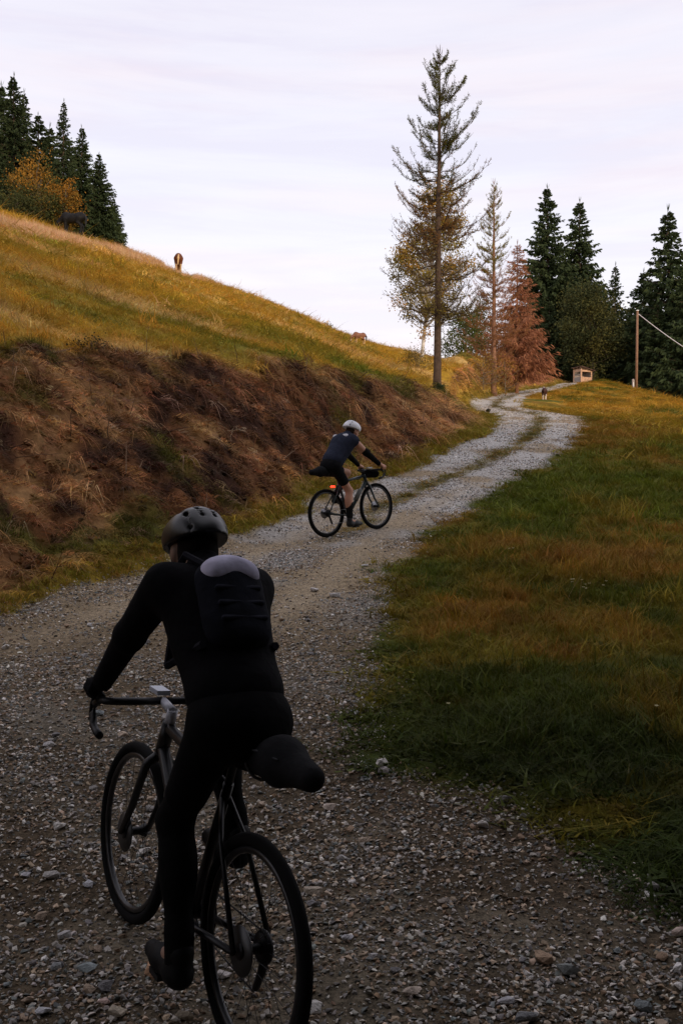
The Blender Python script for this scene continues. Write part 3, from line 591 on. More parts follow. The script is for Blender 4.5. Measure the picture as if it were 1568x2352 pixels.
# ---------------------------------------------------------------- trees
def nrm(v): return v/(np.linalg.norm(v, axis=-1, keepdims=True)+1e-9)
def spruce_meshes(seed, h=16, Rm=2.6, t0=.06, lush=1.0, cols=((.030, .048, .022), (.055, .075, .028)), bark=(.10, .075, .055), droop=.30, tw=1.0, lw=1.0):
    g = rng(seed); tr = MB(); cr = MB()
    zz = np.linspace(0, h, 14); wob = np.cumsum(g.normal(size=(14, 2))*.02, 0)
    tr.tube(np.stack([wob[:, 0], wob[:, 1], zz], 1), .018*h*(1-zz/h)**.85*.62+.012, 8, bark)
    B, D, Ln, Wd, Cc = [], [], [], [], []
    nbr = int(h*42*lush**.5)
    for t in t0+(.985-t0)*g.random(nbr)**1.12:
        rr = Rm*(1-t)**.80*(.80+.35*g.random())
        if t < .2: rr *= .8+t
        az = g.random()*6.283; Lb = rr*(.62+.5*g.random())+.05
        dn = droop*(1-t)*(.6+.8*g.random())-.35*max(0, t-.7); m = 12
        s = np.linspace(0, 1, m); bx = np.cos(az)*Lb*s; by = np.sin(az)*Lb*s; bz = t*h-dn*Lb*s*1.6+dn*1.0*Lb*s**2.4+.12*Lb*s**3
        i0 = min(13, int(t*13)); pts = np.stack([bx+wob[i0, 0], by+wob[i0, 1], bz], 1)
        tr.tube(pts[::3], (.016+.012*Lb)*(1-s[::3]*.9)*.6, 3, bark, cap=False)
        nt_ = int((9+20*Lb/2.5)*lush*tw); ss = .06+.94*g.random(nt_)**.75
        b = np.stack([np.interp(ss, s, pts[:, q]) for q in range(3)], 1)
        ax = np.array([math.cos(az), math.sin(az), -.1]); sd_ = np.array([-math.sin(az), math.cos(az), 0])
        sg = np.where(g.random(nt_) < .5, -1, 1)[:, None]
        d = ax*(.45+.5*g.random((nt_, 1)))+sd_*sg*(1.0*g.random((nt_, 1)))*(1.1-ss[:, None]*.5)+np.array([0, 0, 1.])*(-1.3*g.random((nt_, 1))-.1+.55*(t > .8))
        B.append(b); D.append(d); Ln.append((.26+.26*g.random(nt_))*(1.15-.40*ss)*(.30+.85*(1-t)**.7)*(.7+Lb*.2)); Wd.append((.13+.11*g.random(nt_))*(.5+.55*(1-t)**.5))
        u = g.random((nt_, 1))*.7+.3*ss[:, None]; Cc.append(np.array(cols[0])*(1-u)+np.array(cols[1])*u)
    B = np.vstack(B); n = len(B); cr.leaves(B, np.vstack(D), np.concatenate(Ln)*1.5, np.concatenate(Wd)*lw, g, np.vstack(Cc))
    tip = np.array([[wob[-1, 0], wob[-1, 1], h-.25]]*5); cr.leaves(tip, np.array([[0, 0, 1.]]*5)+g.normal(size=(5, 3))*.12, .6, .035, g, cols[0])
    return tr.mesh('trunk'), cr.mesh('crown')
SP = [(spruce_meshes(101, 16, 3.4, lush=1.15), 16), (spruce_meshes(102, 17, 3.1, lush=1.1), 17), (spruce_meshes(103, 15, 3.7, t0=.03, lush=1.15), 15), (spruce_meshes(104, 18, 2.7, t0=.12, lush=.8), 18), (spruce_meshes(105, 14, 3.1, t0=.02, lush=1.25), 14)]
for (a, b_), _ in SP: a.materials.append(M['bark']); b_.materials.append(M['foliage'])
def place_tree(meshes, h0, x, y, h, rz, name, label, group=None, wide=1.0, cat='tree', sink=.15):
    o = empty(name, (x, y, h1(x, y)-sink), rz); o.scale = (h/h0*wide, h/h0*wide, h/h0)
    link('trunk', meshes[0], None, o); link('crown', meshes[1], None, o); return tag(o, label, cat, group)
def spruce(k, px, py, Y, label, group, wide=1.0, rz=None):
    q = P(px, py, Y); z = h1(q[0], Y); return place_tree(SP[k][0], SP[k][1], q[0], Y, q[2]-z+.15, G.random()*6.3 if rz is None else rz, 'spruce_tree', label, group, wide)
gl = 'spruces of the wood on the hilltop at left'
LS = [(0, 4, 192, 76, 'spruce cut by the left picture edge, tip just lower than its tall neighbour', 1.0),
      (1, 36, 172, 71, 'tallest spruce of the hilltop wood, near the left picture edge', .95),
      (3, 57, 212, 74, 'spruce with its tip just right of the tallest hilltop spruce', .95),
      (0, 90, 262, 70, 'dark spruce above the golden tree of the hilltop wood', 1.05),
      (2, 112, 288, 76, 'spruce half hidden left of the lone-standing airy spruce on the hilltop', .9),
      (3, 146, 232, 69, 'airy slender spruce with bare pinkish trunk above the black horse', .85),
      (1, 186, 290, 71, 'slender spruce second from the right end of the hilltop wood', .95),
      (4, 228, 352, 67.5, 'bushy spruce at the right end of the hilltop wood, branches down to the grass', 1.05)]
for k, px, py, Y, lb, wd in LS: spruce(k, px, py, Y, lb, gl, wd*1.22)
spruce(4, 262, 455, 70, 'low young spruce at the foot of the hilltop wood, farthest right', gl, 1.2)
spruce(2, 205, 420, 74, 'low spruce filling the gap behind the black horse', gl, 1.1)
spruce(4, 20, 360, 68, 'low dense spruce beneath the tall ones at the left picture edge', gl, 1.2)
spruce(0, 68, 330, 78, 'spruce behind the golden tree, left of its dark neighbour', gl, 1.3)
spruce(2, 165, 330, 79, 'dark spruce deep behind the slender pair above the horse', gl, 1.3)
spruce(2, -45, 230, 72, 'spruce of the hilltop wood just outside the left picture edge', gl, 1.1)
gr_ = 'dark spruces of the wood behind the shelter'
RS = [(0, 1257, 428, 108, 'tallest spruce of the wood, left of its twin above the shelter', 1.05),
      (1, 1329, 458, 110, 'tall pointed spruce right of the tallest one above the shelter', 1.15),
      (3, 1411, 608, 112, 'small thin spruce tip in the gap left of the utility pole', 1.0),
      (2, 1531, 480, 97, 'large dark spruce behind the utility pole at the right', 1.0),
      (0, 1480, 622, 104, 'spruce between the utility pole and the large dark spruce', 1.35),
      (4, 1455, 690, 108, 'low spruce directly behind the top of the utility pole', 1.2),
      (1, 1590, 520, 104, 'spruce at the right picture edge behind the large dark one', 1.1),
      (2, 1575, 610, 92, 'bushy spruce low at the right picture edge', 1.1),
      (4, 1222, 640, 112, 'low spruce left of the tallest spruce behind the rust-red tree', 1.3),
      (2, 1295, 600, 118, 'spruce filling the gap between the two tall twin spruces', 1.2),
      (4, 1375, 650, 116, 'low spruce behind the round dark broadleaf tree', 1.4),
      (0, 1430, 720, 114, 'low dark spruce left of the utility pole', 1.5),
      (2, 1260, 690, 102, 'low bushy spruce behind the left side of the shelter', 1.25),
      (4, 1510, 700, 94, 'low bushy spruce right of the utility pole', 1.3)]
for k, px, py, Y, lb, wd in RS: spruce(k, px, py, Y, lb, gr_, wd*1.12)
for i, (px, py, Y) in enumerate(((1190, 720, 118), (1320, 740, 122), (1400, 760, 124), (1480, 760, 122), (1560, 740, 120), (1240, 740, 124))):
    spruce((2, 4)[i % 2], px, py, Y, 'dim spruce deep in the wood behind the shelter', gr_, 1.6)
# unseen spruces added behind the viewpoint, outside the picture, to shade the near track
for i, (x, y, h) in enumerate(((-12, -15, 19), (-6, -12, 22), (-1, -13, 21), (4, -11, 23), (9, -10, 22), (13, -6, 21), (15, -1, 20), (17, 4, 20), (-3, -19, 23), (3, -18, 24), (9, -17, 24), (15, -13, 23), (20, -7, 22), (-9, -21, 23), (21, 1, 21), (0, -24, 25), (7, -24, 25), (14, -21, 25), (22, -15, 24), (11.5, 1.5, 15), (27, -4, 22), (-16, -22, 22))):
    k = (0, 2, 4, 1)[i % 4]; place_tree(SP[k][0], SP[k][1], x, y, h, G.random()*6.3, 'spruce_tree', 'tall unseen spruce added behind the viewpoint to shade the near track', 'added shade spruces behind the viewpoint', 1.25)

# unseen high-crowned spruces added over and behind the viewpoint to darken the near track
HC = spruce_meshes(120, 24, 5.4, t0=.40, lush=1.1); HC[0].materials.append(M['bark']); HC[1].materials.append(M['foliage'])
for i, (x, y, h) in enumerate(((-6.6, .2, 24), (5.6, -1.2, 26), (-.6, -4.0, 25), (8.2, 3.2, 24), (-7.8, -4.6, 24), (4.2, -6.2, 26), (10.5, -3, 25), (-3.6, -7.2, 25))):
    place_tree(HC, 24, x, y, h, G.random()*6.3, 'spruce_tree', 'unseen high-crowned spruce added to shade the near track', 'added shade spruces over the viewpoint', 1.0)

def larch(name, seed, px, pyt, pyb, Y, prof, label, colfn, dens, nbr=150, lean=0, bark=(.085, .06, .045), needle=(15, 8, 4), twigs=12, tr_r=.0115, lowcol=None, up=.55, dz=0):
    g = rng(seed); q = P(px, pyt, Y); x, y = q[0], Y; zb = h1(x, y)-.2; h = q[2]-zb; tr = MB(); br = MB(); cr = MB()
    zz = np.linspace(0, h, 26); wob = np.cumsum(g.normal(size=(26, 2))*.006*h/13, 0); off = lambda z: np.array([np.interp(z, zz, wob[:, 0])-lean*(1-z/h), np.interp(z, zz, wob[:, 1])])
    c0 = np.array([off(z) for z in zz]); rad = tr_r*h*(1-zz/h)**.8+.008; rad[0] *= 1.35; rad[1] *= 1.05
    tc_ = np.array(bark)[None]*np.ones((len(zz), 1)); tr.tube(np.column_stack([c0, zz]), rad, 10, bark)
    ts = np.sort(prof[0][0]+(.972-prof[0][0])*g.random(nbr)**1.1)
    for k in range(9): 
        a_ = g.random()*6.283; zt = h*(.955+.04*g.random()); br.tube([(*off(zt), zt), (*(off(zt)+np.array([math.cos(a_), math.sin(a_)])*.10), zt+.16), (*(off(zt)+np.array([math.cos(a_), math.sin(a_)])*.13), zt+.36)], [.010, .007, .003], 3, np.array(bark)*.8, cap=False)
    for t in ts:
        L_ = np.interp(t, [p[0] for p in prof], [p[1] for p in prof])*(.40+.62*g.random()); az = g.random()*6.283; m = 9; s = np.linspace(0, 1, m); bden = .15+1.5*g.random()
        o = off(t*h); rise = lerp(-.62, .75, smooth(.30, 1.0, t))+g.normal()*.12; cur = up*(1-.4*t)+.35*g.random()
        pts = np.stack([o[0]+math.cos(az)*L_*s, o[1]+math.sin(az)*L_*s, t*h+L_*(rise*.55*s+cur*s**2.6*.95)+g.normal(size=m)*.02*L_], 1)
        az2 = az+(g.random()-.5)*.6; pts[:, 0] += (math.cos(az2)-math.cos(az))*L_*s**2*.5; pts[:, 1] += (math.sin(az2)-math.sin(az))*L_*s**2*.5
        bc = np.array(bark)*.8 if lowcol is None else np.array(lowcol)
        br.tube(pts, (.008+.008*L_)*(1-.82*s), 4, bc, cap=False)
        nt_ = max(3, int(twigs*(.4+L_*.6))); d3 = nrm(np.gradient(pts, axis=0))
        for k in range(nt_):
            u = .18+.82*g.random(); b = np.array([np.interp(u, s, pts[:, q_]) for q_ in range(3)]); dd = np.array([np.interp(u, s, d3[:, q_]) for q_ in range(3)])
            sdv = np.cross(dd, [0, 0, 1.]); v = nrm(dd*(.5+.5*g.random())+sdv*(g.random()*2-1)*1.1+np.array([0, 0, 1.])*(g.random()*.9-.35+.4*t))
            l = (.16+.40*g.random())*(1.1-.5*u)*(.45+.5*min(L_, 1.6)); p1 = b+v*l*.55; p2 = p1+nrm(v+np.array([0, 0, .5]))*l*.45
            br.tube([b, p1, p2], [.006, .0045, .0025], 3, bc, cap=False)
            kind, col = colfn(t, g); nn = int(needle[kind]*dens(t)*bden*(.4+1.2*g.random())*(l/.3))
            if nn > 0:
                f = g.random((nn, 1)); bb = np.where(f < .55, b+(p1-b)*f/.55, p1+(p2-p1)*(f-.55)/.45)
                cr.leaves(bb, g.normal(size=(nn, 3))+v*.8, .07+.05*g.random(nn), .022, g, np.array(col)*(.7+.6*g.random((nn, 1))))
    o = empty(name, (x, y, zb)); tm_ = tr.mesh('trunk', True); tm_.materials.append(M['bark']); link('trunk', tm_, None, o)
    b_ = br.mesh('branches'); b_.materials.append(M['bark']); link('branches', b_, None, o); c_ = cr.mesh('crown'); c_.materials.append(M['foliage']); link('crown', c_, None, o)
    return tag(o, label, 'tree')
def cf_main(t, g):
    if t > .60+.06*g.normal(): return 0, (.095, .10, .022)
    if t > .42+.05*g.normal(): return 1, (.22, .11, .03)
    return 2, (.22, .18, .045)
larch('larch_tree', 201, 1009, 112, 893, 38, [(.20, 1.7), (.26, 2.3), (.38, 2.4), (.5, 2.2), (.6, 2.1), (.68, 1.8), (.76, 1.3), (.86, .95), (.93, .55), (1, .14)], 'tall slender larch with bare lower branches standing on the bank edge', cf_main, lambda t: 1.0 if t > .6 else .8, nbr=190, lean=.10, twigs=19)
def cf2(t, g):
    if t > .55: return 0, (.20, .18, .035)
    return 1, (.26, .12, .045)
larch('larch_tree', 202, 1133, 415, 870, 60, [(.12, 1.3), (.25, 2.2), (.4, 2.0), (.6, 1.6), (.8, .95), (.93, .4), (1, .1)], 'thinner larch with pinkish trunk and yellow-green tip', cf2, lambda t: 1.0, nbr=190, needle=(22, 12, 6), bark=(.24, .13, .085), twigs=11, tr_r=.0125)
# rust-red dying spruce beside it
rust = spruce_meshes(110, 13, 3.3, t0=.13, lush=1.0, lw=.38, cols=((.24, .095, .05), (.42, .19, .10)), bark=(.20, .10, .06), droop=.12)
rust[0].materials.append(M['bark']); rust[1].materials.append(M['foliage'])
q = P(1186, 556, 66); place_tree(rust, 13, q[0], 66, q[2]-h1(q[0], 66)+.1, 1.0, 'spruce_tree', 'rust-red dying spruce right of the thinner larch', None, 1.12)

def broadleaf(name, seed, px, pyt, Y, rx, cols, label, base_frac=.25, n=9000, leaf=.2, lean=0, nb=46, trunk=(.20, .17, .13), tr_r=.12, dens_r=.42, pyb=None, xoff=0, rz=None, fl=1.0, group=None):
    g = rng(seed); q = P(px, pyt, Y); x, y = q[0]+xoff, Y; zb = h1(x, y)-.1; h = q[2]-zb; tr = MB(); cr = MB(); c0 = base_frac*h; hh = (h-c0)/2; cz = c0+hh
    zz = np.linspace(0, h*.86, 12); cx = lean*(zz/h)**1.1; cy = .15*np.sin(zz/h*3); tr.tube(np.stack([cx, cy, zz], 1), tr_r*(1-zz/h*.92), 8, trunk)
    ctr = []
    while len(ctr) < nb:
        p = g.normal(size=3); p /= np.linalg.norm(p); r = (.35+.65*g.random())**.7; p = p*r
        sh = 1-.35*max(0, p[2])-.15*max(0, -p[2]); ctr.append(np.array([p[0]*rx*sh+lean*(.5+.5*p[2]), p[1]*rx*sh, cz+p[2]*hh*.95]))
    for p in ctr:
        zs = min(p[2]*.75, h*.8); b = np.array([np.interp(zs, zz, cx), np.interp(zs, zz, cy), zs]); mid = (b+p)/2+np.array([0, 0, -.1]); tr.tube([b, mid, p], [tr_r*.3, tr_r*.2, .01], 4, trunk, cap=False)
        k = int(n/nb); rr = dens_r*rx*(.6+.6*g.random()); lp = p+g.normal(size=(k, 3))*rr*np.array([.55, .55, .42])
        cc = np.array(cols[g.integers(0, len(cols))])*(.7+.6*g.random((k, 1))); cr.leaves(lp, g.normal(size=(k, 3))-np.array([0, 0, .3]), leaf*(.6+.7*g.random(k)), leaf*.6, g, cc)
    o = empty(name, (x, y, zb)); a = tr.mesh('trunk'); a.materials.append(M['bark']); link('trunk', a, None, o); b = cr.mesh('crown'); b.materials.append(M['foliage']); link('crown', b, None, o)
    return tag(o, label, 'bush' if 'bush' in name else 'tree', group)
broadleaf('birch_tree', 301, 1000, 395, 50, 2.0, [(.22, .17, .03), (.30, .20, .03), (.16, .14, .04), (.34, .19, .035)], 'leaning white-trunked birch with yellowing leaves behind the tall larch', .16, 17000, .12, lean=1.1, nb=130, trunk=(.55, .52, .48), tr_r=.10, dens_r=.26, xoff=-.75)
broadleaf('autumn_tree', 302, 84, 352, 65.5, 1.9, [(.26, .13, .02), (.20, .11, .02), (.08, .075, .02), (.30, .15, .022)], 'golden autumn tree at the front of the hilltop wood', .05, 6500, .16, nb=60)
broadleaf('autumn_tree', 303, 150, 400, 66, 1.3, [(.30, .14, .02), (.25, .125, .02), (.18, .11, .02)], 'smaller golden autumn tree above the black horse', .05, 3500, .15, nb=40)
broadleaf('dark_bush', 304, 92, 425, 64.2, 1.5, [(.05, .06, .02), (.07, .075, .02), (.12, .09, .02)], 'dark green bush at the foot of the golden autumn tree', .02, 4200, .15, nb=36)
broadleaf('dark_bush', 305, 35, 440, 63, 1.6, [(.045, .055, .02), (.06, .065, .02)], 'dark green bush at the hilltop wood edge, farthest left', .02, 3800, .15, nb=36)
broadleaf('broadleaf_tree', 306, 1343, 640, 98, 3.0, [(.050, .058, .022), (.065, .070, .024), (.085, .080, .022), (.04, .05, .02)], 'round dark broadleaf tree with leaning trunk behind the shelter', .04, 20000, .24, lean=-.9, nb=110, trunk=(.13, .11, .08), tr_r=.20, xoff=.9)
broadleaf('broadleaf_tree', 307, 1070, 715, 76, 1.9, [(.05, .085, .018), (.07, .10, .02), (.09, .09, .02)], 'small green broadleaf tree on the skyline between the two larches', .03, 5200, .15, nb=50)
broadleaf('broadleaf_tree', 308, 1095, 660, 80, 1.7, [(.08, .075, .02), (.12, .09, .025)], 'olive broadleaf tree behind the thinner larch', .05, 4500, .16, nb=46)
broadleaf('autumn_bush', 309, 962, 800, 42, .85, [(.20, .15, .03), (.27, .18, .04), (.14, .10, .03)], 'thin yellowing bush at the foot of the birch', .02, 1500, .075, nb=40, tr_r=.025, dens_r=.5)
broadleaf('autumn_bush', 310, 1110, 806, 57, 1.25, [(.30, .17, .03), (.22, .14, .03), (.16, .09, .03)], 'yellow brown bush at the foot of the thinner larch', .02, 1300, .10, nb=44, tr_r=.03, dens_r=.5)
broadleaf('autumn_bush', 311, 1160, 815, 59, 1.0, [(.32, .16, .04), (.24, .12, .035)], 'rust brown bush right of the thinner larch trunk', .02, 800, .10, nb=30, tr_r=.025, dens_r=.5)
broadleaf('juniper_bush', 312, 1002, 882, 36.6, .22, [(.030, .042, .016), (.045, .055, .02)], 'small dark juniper at the foot of the tall larch', .02, 1800, .07, nb=20, tr_r=.02, dens_r=.7)
broadleaf('juniper_bush', 313, 1016, 907, 35.8, .15, [(.030, .042, .016), (.045, .055, .02)], 'second dark juniper, lower, right of the first below the larch', .02, 900, .06, nb=14, tr_r=.015, dens_r=.7)
broadleaf('thorn_bush', 314, 205, 775, 16.9, .30, [(.10, .08, .03), (.06, .05, .02)], 'little dark bush on the bank edge near the left picture edge', .02, 420, .05, nb=18, tr_r=.012, dens_r=.55)
broadleaf('thorn_bush', 315, 752, 736, 90.5, .5, [(.14, .12, .03)], 'tiny bush on the skyline left of the grazing brown pony', .02, 500, .10, nb=16, tr_r=.015, dens_r=.5)

# dead stalks and fallen twigs on the bank
mb = MB(); g = rng(55)
for i in range(260):
    u = g.random(); y = 10+24*u; x0 = np.interp(y, Ta[:, 1], Ta[:, 0]); x1 = np.interp(y, toe[:, 1], toe[:, 0]); x = lerp(x0, x1, g.random()*1.05-.05); z = h1(x, y)
    l = .15+.5*g.random()**2; up_ = g.random() < .45; d = nrm(np.array([g.normal()*.3, g.normal()*.3, 1.0]) if up_ else np.array([g.normal(), g.normal()*.5, .12+.3*g.random()])); p = np.array([x, y, z+.03])
    k = np.linspace(0, 1, 5)[:, None]; pts = p+d*l*k+np.cumsum(g.normal(size=(5, 3))*.02*l, 0); cc = np.array([(.10, .06, .04), (.28, .19, .12), (.16, .09, .05)][g.integers(0, 3)])
    mb.tube(pts, (.006*(1+y/25))*(1-.7*k[:, 0]), 3, cc, cap=False)
    if l > .3: mb.tube([pts[2], pts[2]+nrm(d+g.normal(size=3)*.6)*l*.35], [.004, .002], 3, cc, cap=False)
o = mb.build('dead_twigs', M['bark']); tag(o, 'thin dead stalks and twigs on the brown bank', kind='stuff')
# a few taller stalks and small pale flower heads in the pasture
mb = MB(); g = rng(56)
for i in range(60):
    y = 7.5+16*g.random()**1.3; x = rr_x(y)+.3+g.random()*(y*.36-rr_x(y)); z = h1(x, y); l = .16+.16*g.random(); d = nrm(np.array([g.normal()*.3, g.normal()*.3, 1.0])); k = np.linspace(0, 1, 4)[:, None]
    mb.tube(np.array([x, y, z])+d*l*k+np.array([.06, .02, 0])*k**2, .0016*(1-.5*k[:, 0])*(1+y/20), 3, (.38, .27, .12) if g.random() < .8 else (.12, .13, .04), cap=False)
o = mb.build('dry_stalks', M['foliage']); tag(o, 'scattered straw stalks standing in the pasture grass', kind='stuff')
mb = MB()
for (px, py, k) in ((1330, 1362, 5), (1345, 1375, 4), (1380, 1372, 2), (1170, 1300, 2), (1482, 1728, 1), (1040, 1690, 1)):
    q = rp(px, py); 
    for i in range(k):
        x, y = q[0]+g.normal()*.06, q[1]+g.normal()*.06; z = h1(x, y)+.16+.05*g.random(); mb.tube([(x, y, z-.2), (x, y, z)], .002, 3, (.10, .12, .03), cap=False)
        b = np.array([[x, y, z]]*6); mb.leaves(b, np.stack([np.cos(np.arange(6)), np.sin(np.arange(6)), np.full(6, .3)], 1), .016, .010, g, (.75, .68, .40))
o = mb.build('wild_flowers', M['foliage']); tag(o, 'few small pale yellow flowers in the pasture grass', kind='stuff')

# ---------------------------------------------------------------- implicit surfaces for bodies
class SDF:
    def __init__(s): s.p = []
    def cap(s, a, b, ra, rb, k=.03): s.p.append(('c', np.array(a, float), np.array(b, float), ra, rb, k)); return s
    def ell(s, c, r, R_=None, k=.03): s.p.append(('e', np.array(c, float), np.array(r, float), np.eye(3) if R_ is None else np.array(R_), 0, k)); return s
    def cut(s, a, b, ra, rb, k=.006): s.p.append(('x', np.array(a, float), np.array(b, float), ra, rb, k)); return s
    def plane(s, p, n): s.p.append(('p', np.array(p, float), np.array(n, float)/np.linalg.norm(n), 0, 0, 0)); return s
    def grow(s, d):
        o = SDF()
        for q in s.p:
            if q[0] in 'c': o.p.append((q[0], q[1], q[2], q[3]+d, q[4]+d, q[5]))
            elif q[0] == 'e': o.p.append((q[0], q[1], q[2]+d, q[3], 0, q[5]))
            else: o.p.append(q)
        return o
    def mesh(s, name, h):
        lo = np.full(3, 1e9); hi = -lo
        for q in s.p:
            if q[0] == 'c': r = max(q[3], q[4]); lo = np.minimum(lo, np.minimum(q[1], q[2])-r); hi = np.maximum(hi, np.maximum(q[1], q[2])+r)
            elif q[0] == 'e': r = q[2].max(); lo = np.minimum(lo, q[1]-r); hi = np.maximum(hi, q[1]+r)
        lo -= 3*h; hi += 3*h; n = np.ceil((hi-lo)/h).astype(int)+1
        ax = [lo[i]+h*np.arange(n[i]) for i in range(3)]; v = np.full(n, .5, np.float32)
        for q in s.p:
            k = q[5]; mg = k+2.5*h
            if q[0] == 'p':
                X = np.stack(np.meshgrid(*ax, indexing='ij'), -1); v = np.maximum(v, ((X-q[1])@q[2]).astype(np.float32)); continue
            if q[0] in 'cx': r = max(q[3], q[4]); a = np.minimum(q[1], q[2])-r-mg; b = np.maximum(q[1], q[2])+r+mg
            else: r = np.abs(q[3].T)@q[2] if False else np.full(3, q[2].max()); a = q[1]-r-mg; b = q[1]+r+mg
            i0 = np.maximum(((a-lo)/h).astype(int), 0); i1 = np.minimum(((b-lo)/h).astype(int)+2, n)
            if (i1 <= i0).any(): continue
            sl = tuple(slice(i0[j], i1[j]) for j in range(3))
            X = np.stack(np.meshgrid(*[ax[j][sl[j]] for j in range(3)], indexing='ij'), -1)
            if q[0] in 'cx':
                ab = q[2]-q[1]; t = np.clip(((X-q[1])@ab)/max(ab@ab, 1e-12), 0, 1); d = np.linalg.norm(X-q[1]-t[..., None]*ab, axis=-1)-(q[3]+(q[4]-q[3])*t)
            else:
                Y = (X-q[1])@q[3]; k0 = np.linalg.norm(Y/q[2], axis=-1); k1 = np.linalg.norm(Y/q[2]**2, axis=-1); d = np.where(k1 > 1e-6, k0*(k0-1)/(k1+1e-9), -q[2].min())
            o = v[sl]
            if q[0] == 'x':
                hh = np.maximum(k-np.abs(o+d), 0)/max(k, 1e-6); v[sl] = np.maximum(o, -d)+hh*hh*k*.25
            else:
                hh = np.maximum(k-np.abs(o-d), 0)/max(k, 1e-6); v[sl] = np.minimum(o, d)-hh*hh*k*.25
        return nets(name, v, lo, h)
def nets(name, v, lo, h):
    s = v < 0; cnt = np.zeros(np.array(v.shape)-1, int); cs = [(a, b, c) for a in (0, 1) for b in (0, 1) for c in (0, 1)]
    sub = lambda A, o: A[o[0]:A.shape[0]-1+o[0], o[1]:A.shape[1]-1+o[1], o[2]:A.shape[2]-1+o[2]]
    for o in cs: cnt += sub(s, o)
    act = (cnt > 0) & (cnt < 8); I = np.argwhere(act); acc = np.zeros((len(I), 3)); num = np.zeros(len(I))
    for o in cs:
        for ax in range(3):
            if o[ax]: continue
            p = list(o); p[ax] = 1; va = v[I[:, 0]+o[0], I[:, 1]+o[1], I[:, 2]+o[2]]; vb = v[I[:, 0]+p[0], I[:, 1]+p[1], I[:, 2]+p[2]]
            c = (va < 0) != (vb < 0); t = np.where(c, va/(va-vb+1e-20), 0); q = np.tile(np.array(o, float), (len(I), 1)); q[:, ax] += t
            acc += q*c[:, None]; num += c
    P_ = (I+acc/num[:, None])*h+lo; idx = -np.ones(act.shape, int); idx[act] = np.arange(len(I)); fs = []
    for ax in range(3):
        a = [slice(1, -1)]*3; b = [slice(1, -1)]*3; a[ax] = slice(0, -1); b[ax] = slice(1, None)
        e_ = np.argwhere(s[tuple(a)] != s[tuple(b)]); 
        if not len(e_): continue
        u, w_ = (ax+1) % 3, (ax+2) % 3; base = e_.copy()
        base[:, u] += 1; base[:, w_] += 1; st = s[base[:, 0], base[:, 1], base[:, 2]]
        q = []
        for du, dw in ((-1, -1), (0, -1), (0, 0), (-1, 0)):
            c = base.copy(); c[:, u] += du; c[:, w_] += dw; q.append(idx[c[:, 0], c[:, 1], c[:, 2]])
        q = np.stack(q, 1); q[~st] = q[~st][:, ::-1]; fs.append(q)
    f = np.vstack(fs); f = f[(f >= 0).all(1)]
    return mesh_np(name, P_, f, None, True)
def sdf_obj(sd_, name, m, h, parent):
    return link(name, sd_.mesh(name, h), m, parent)

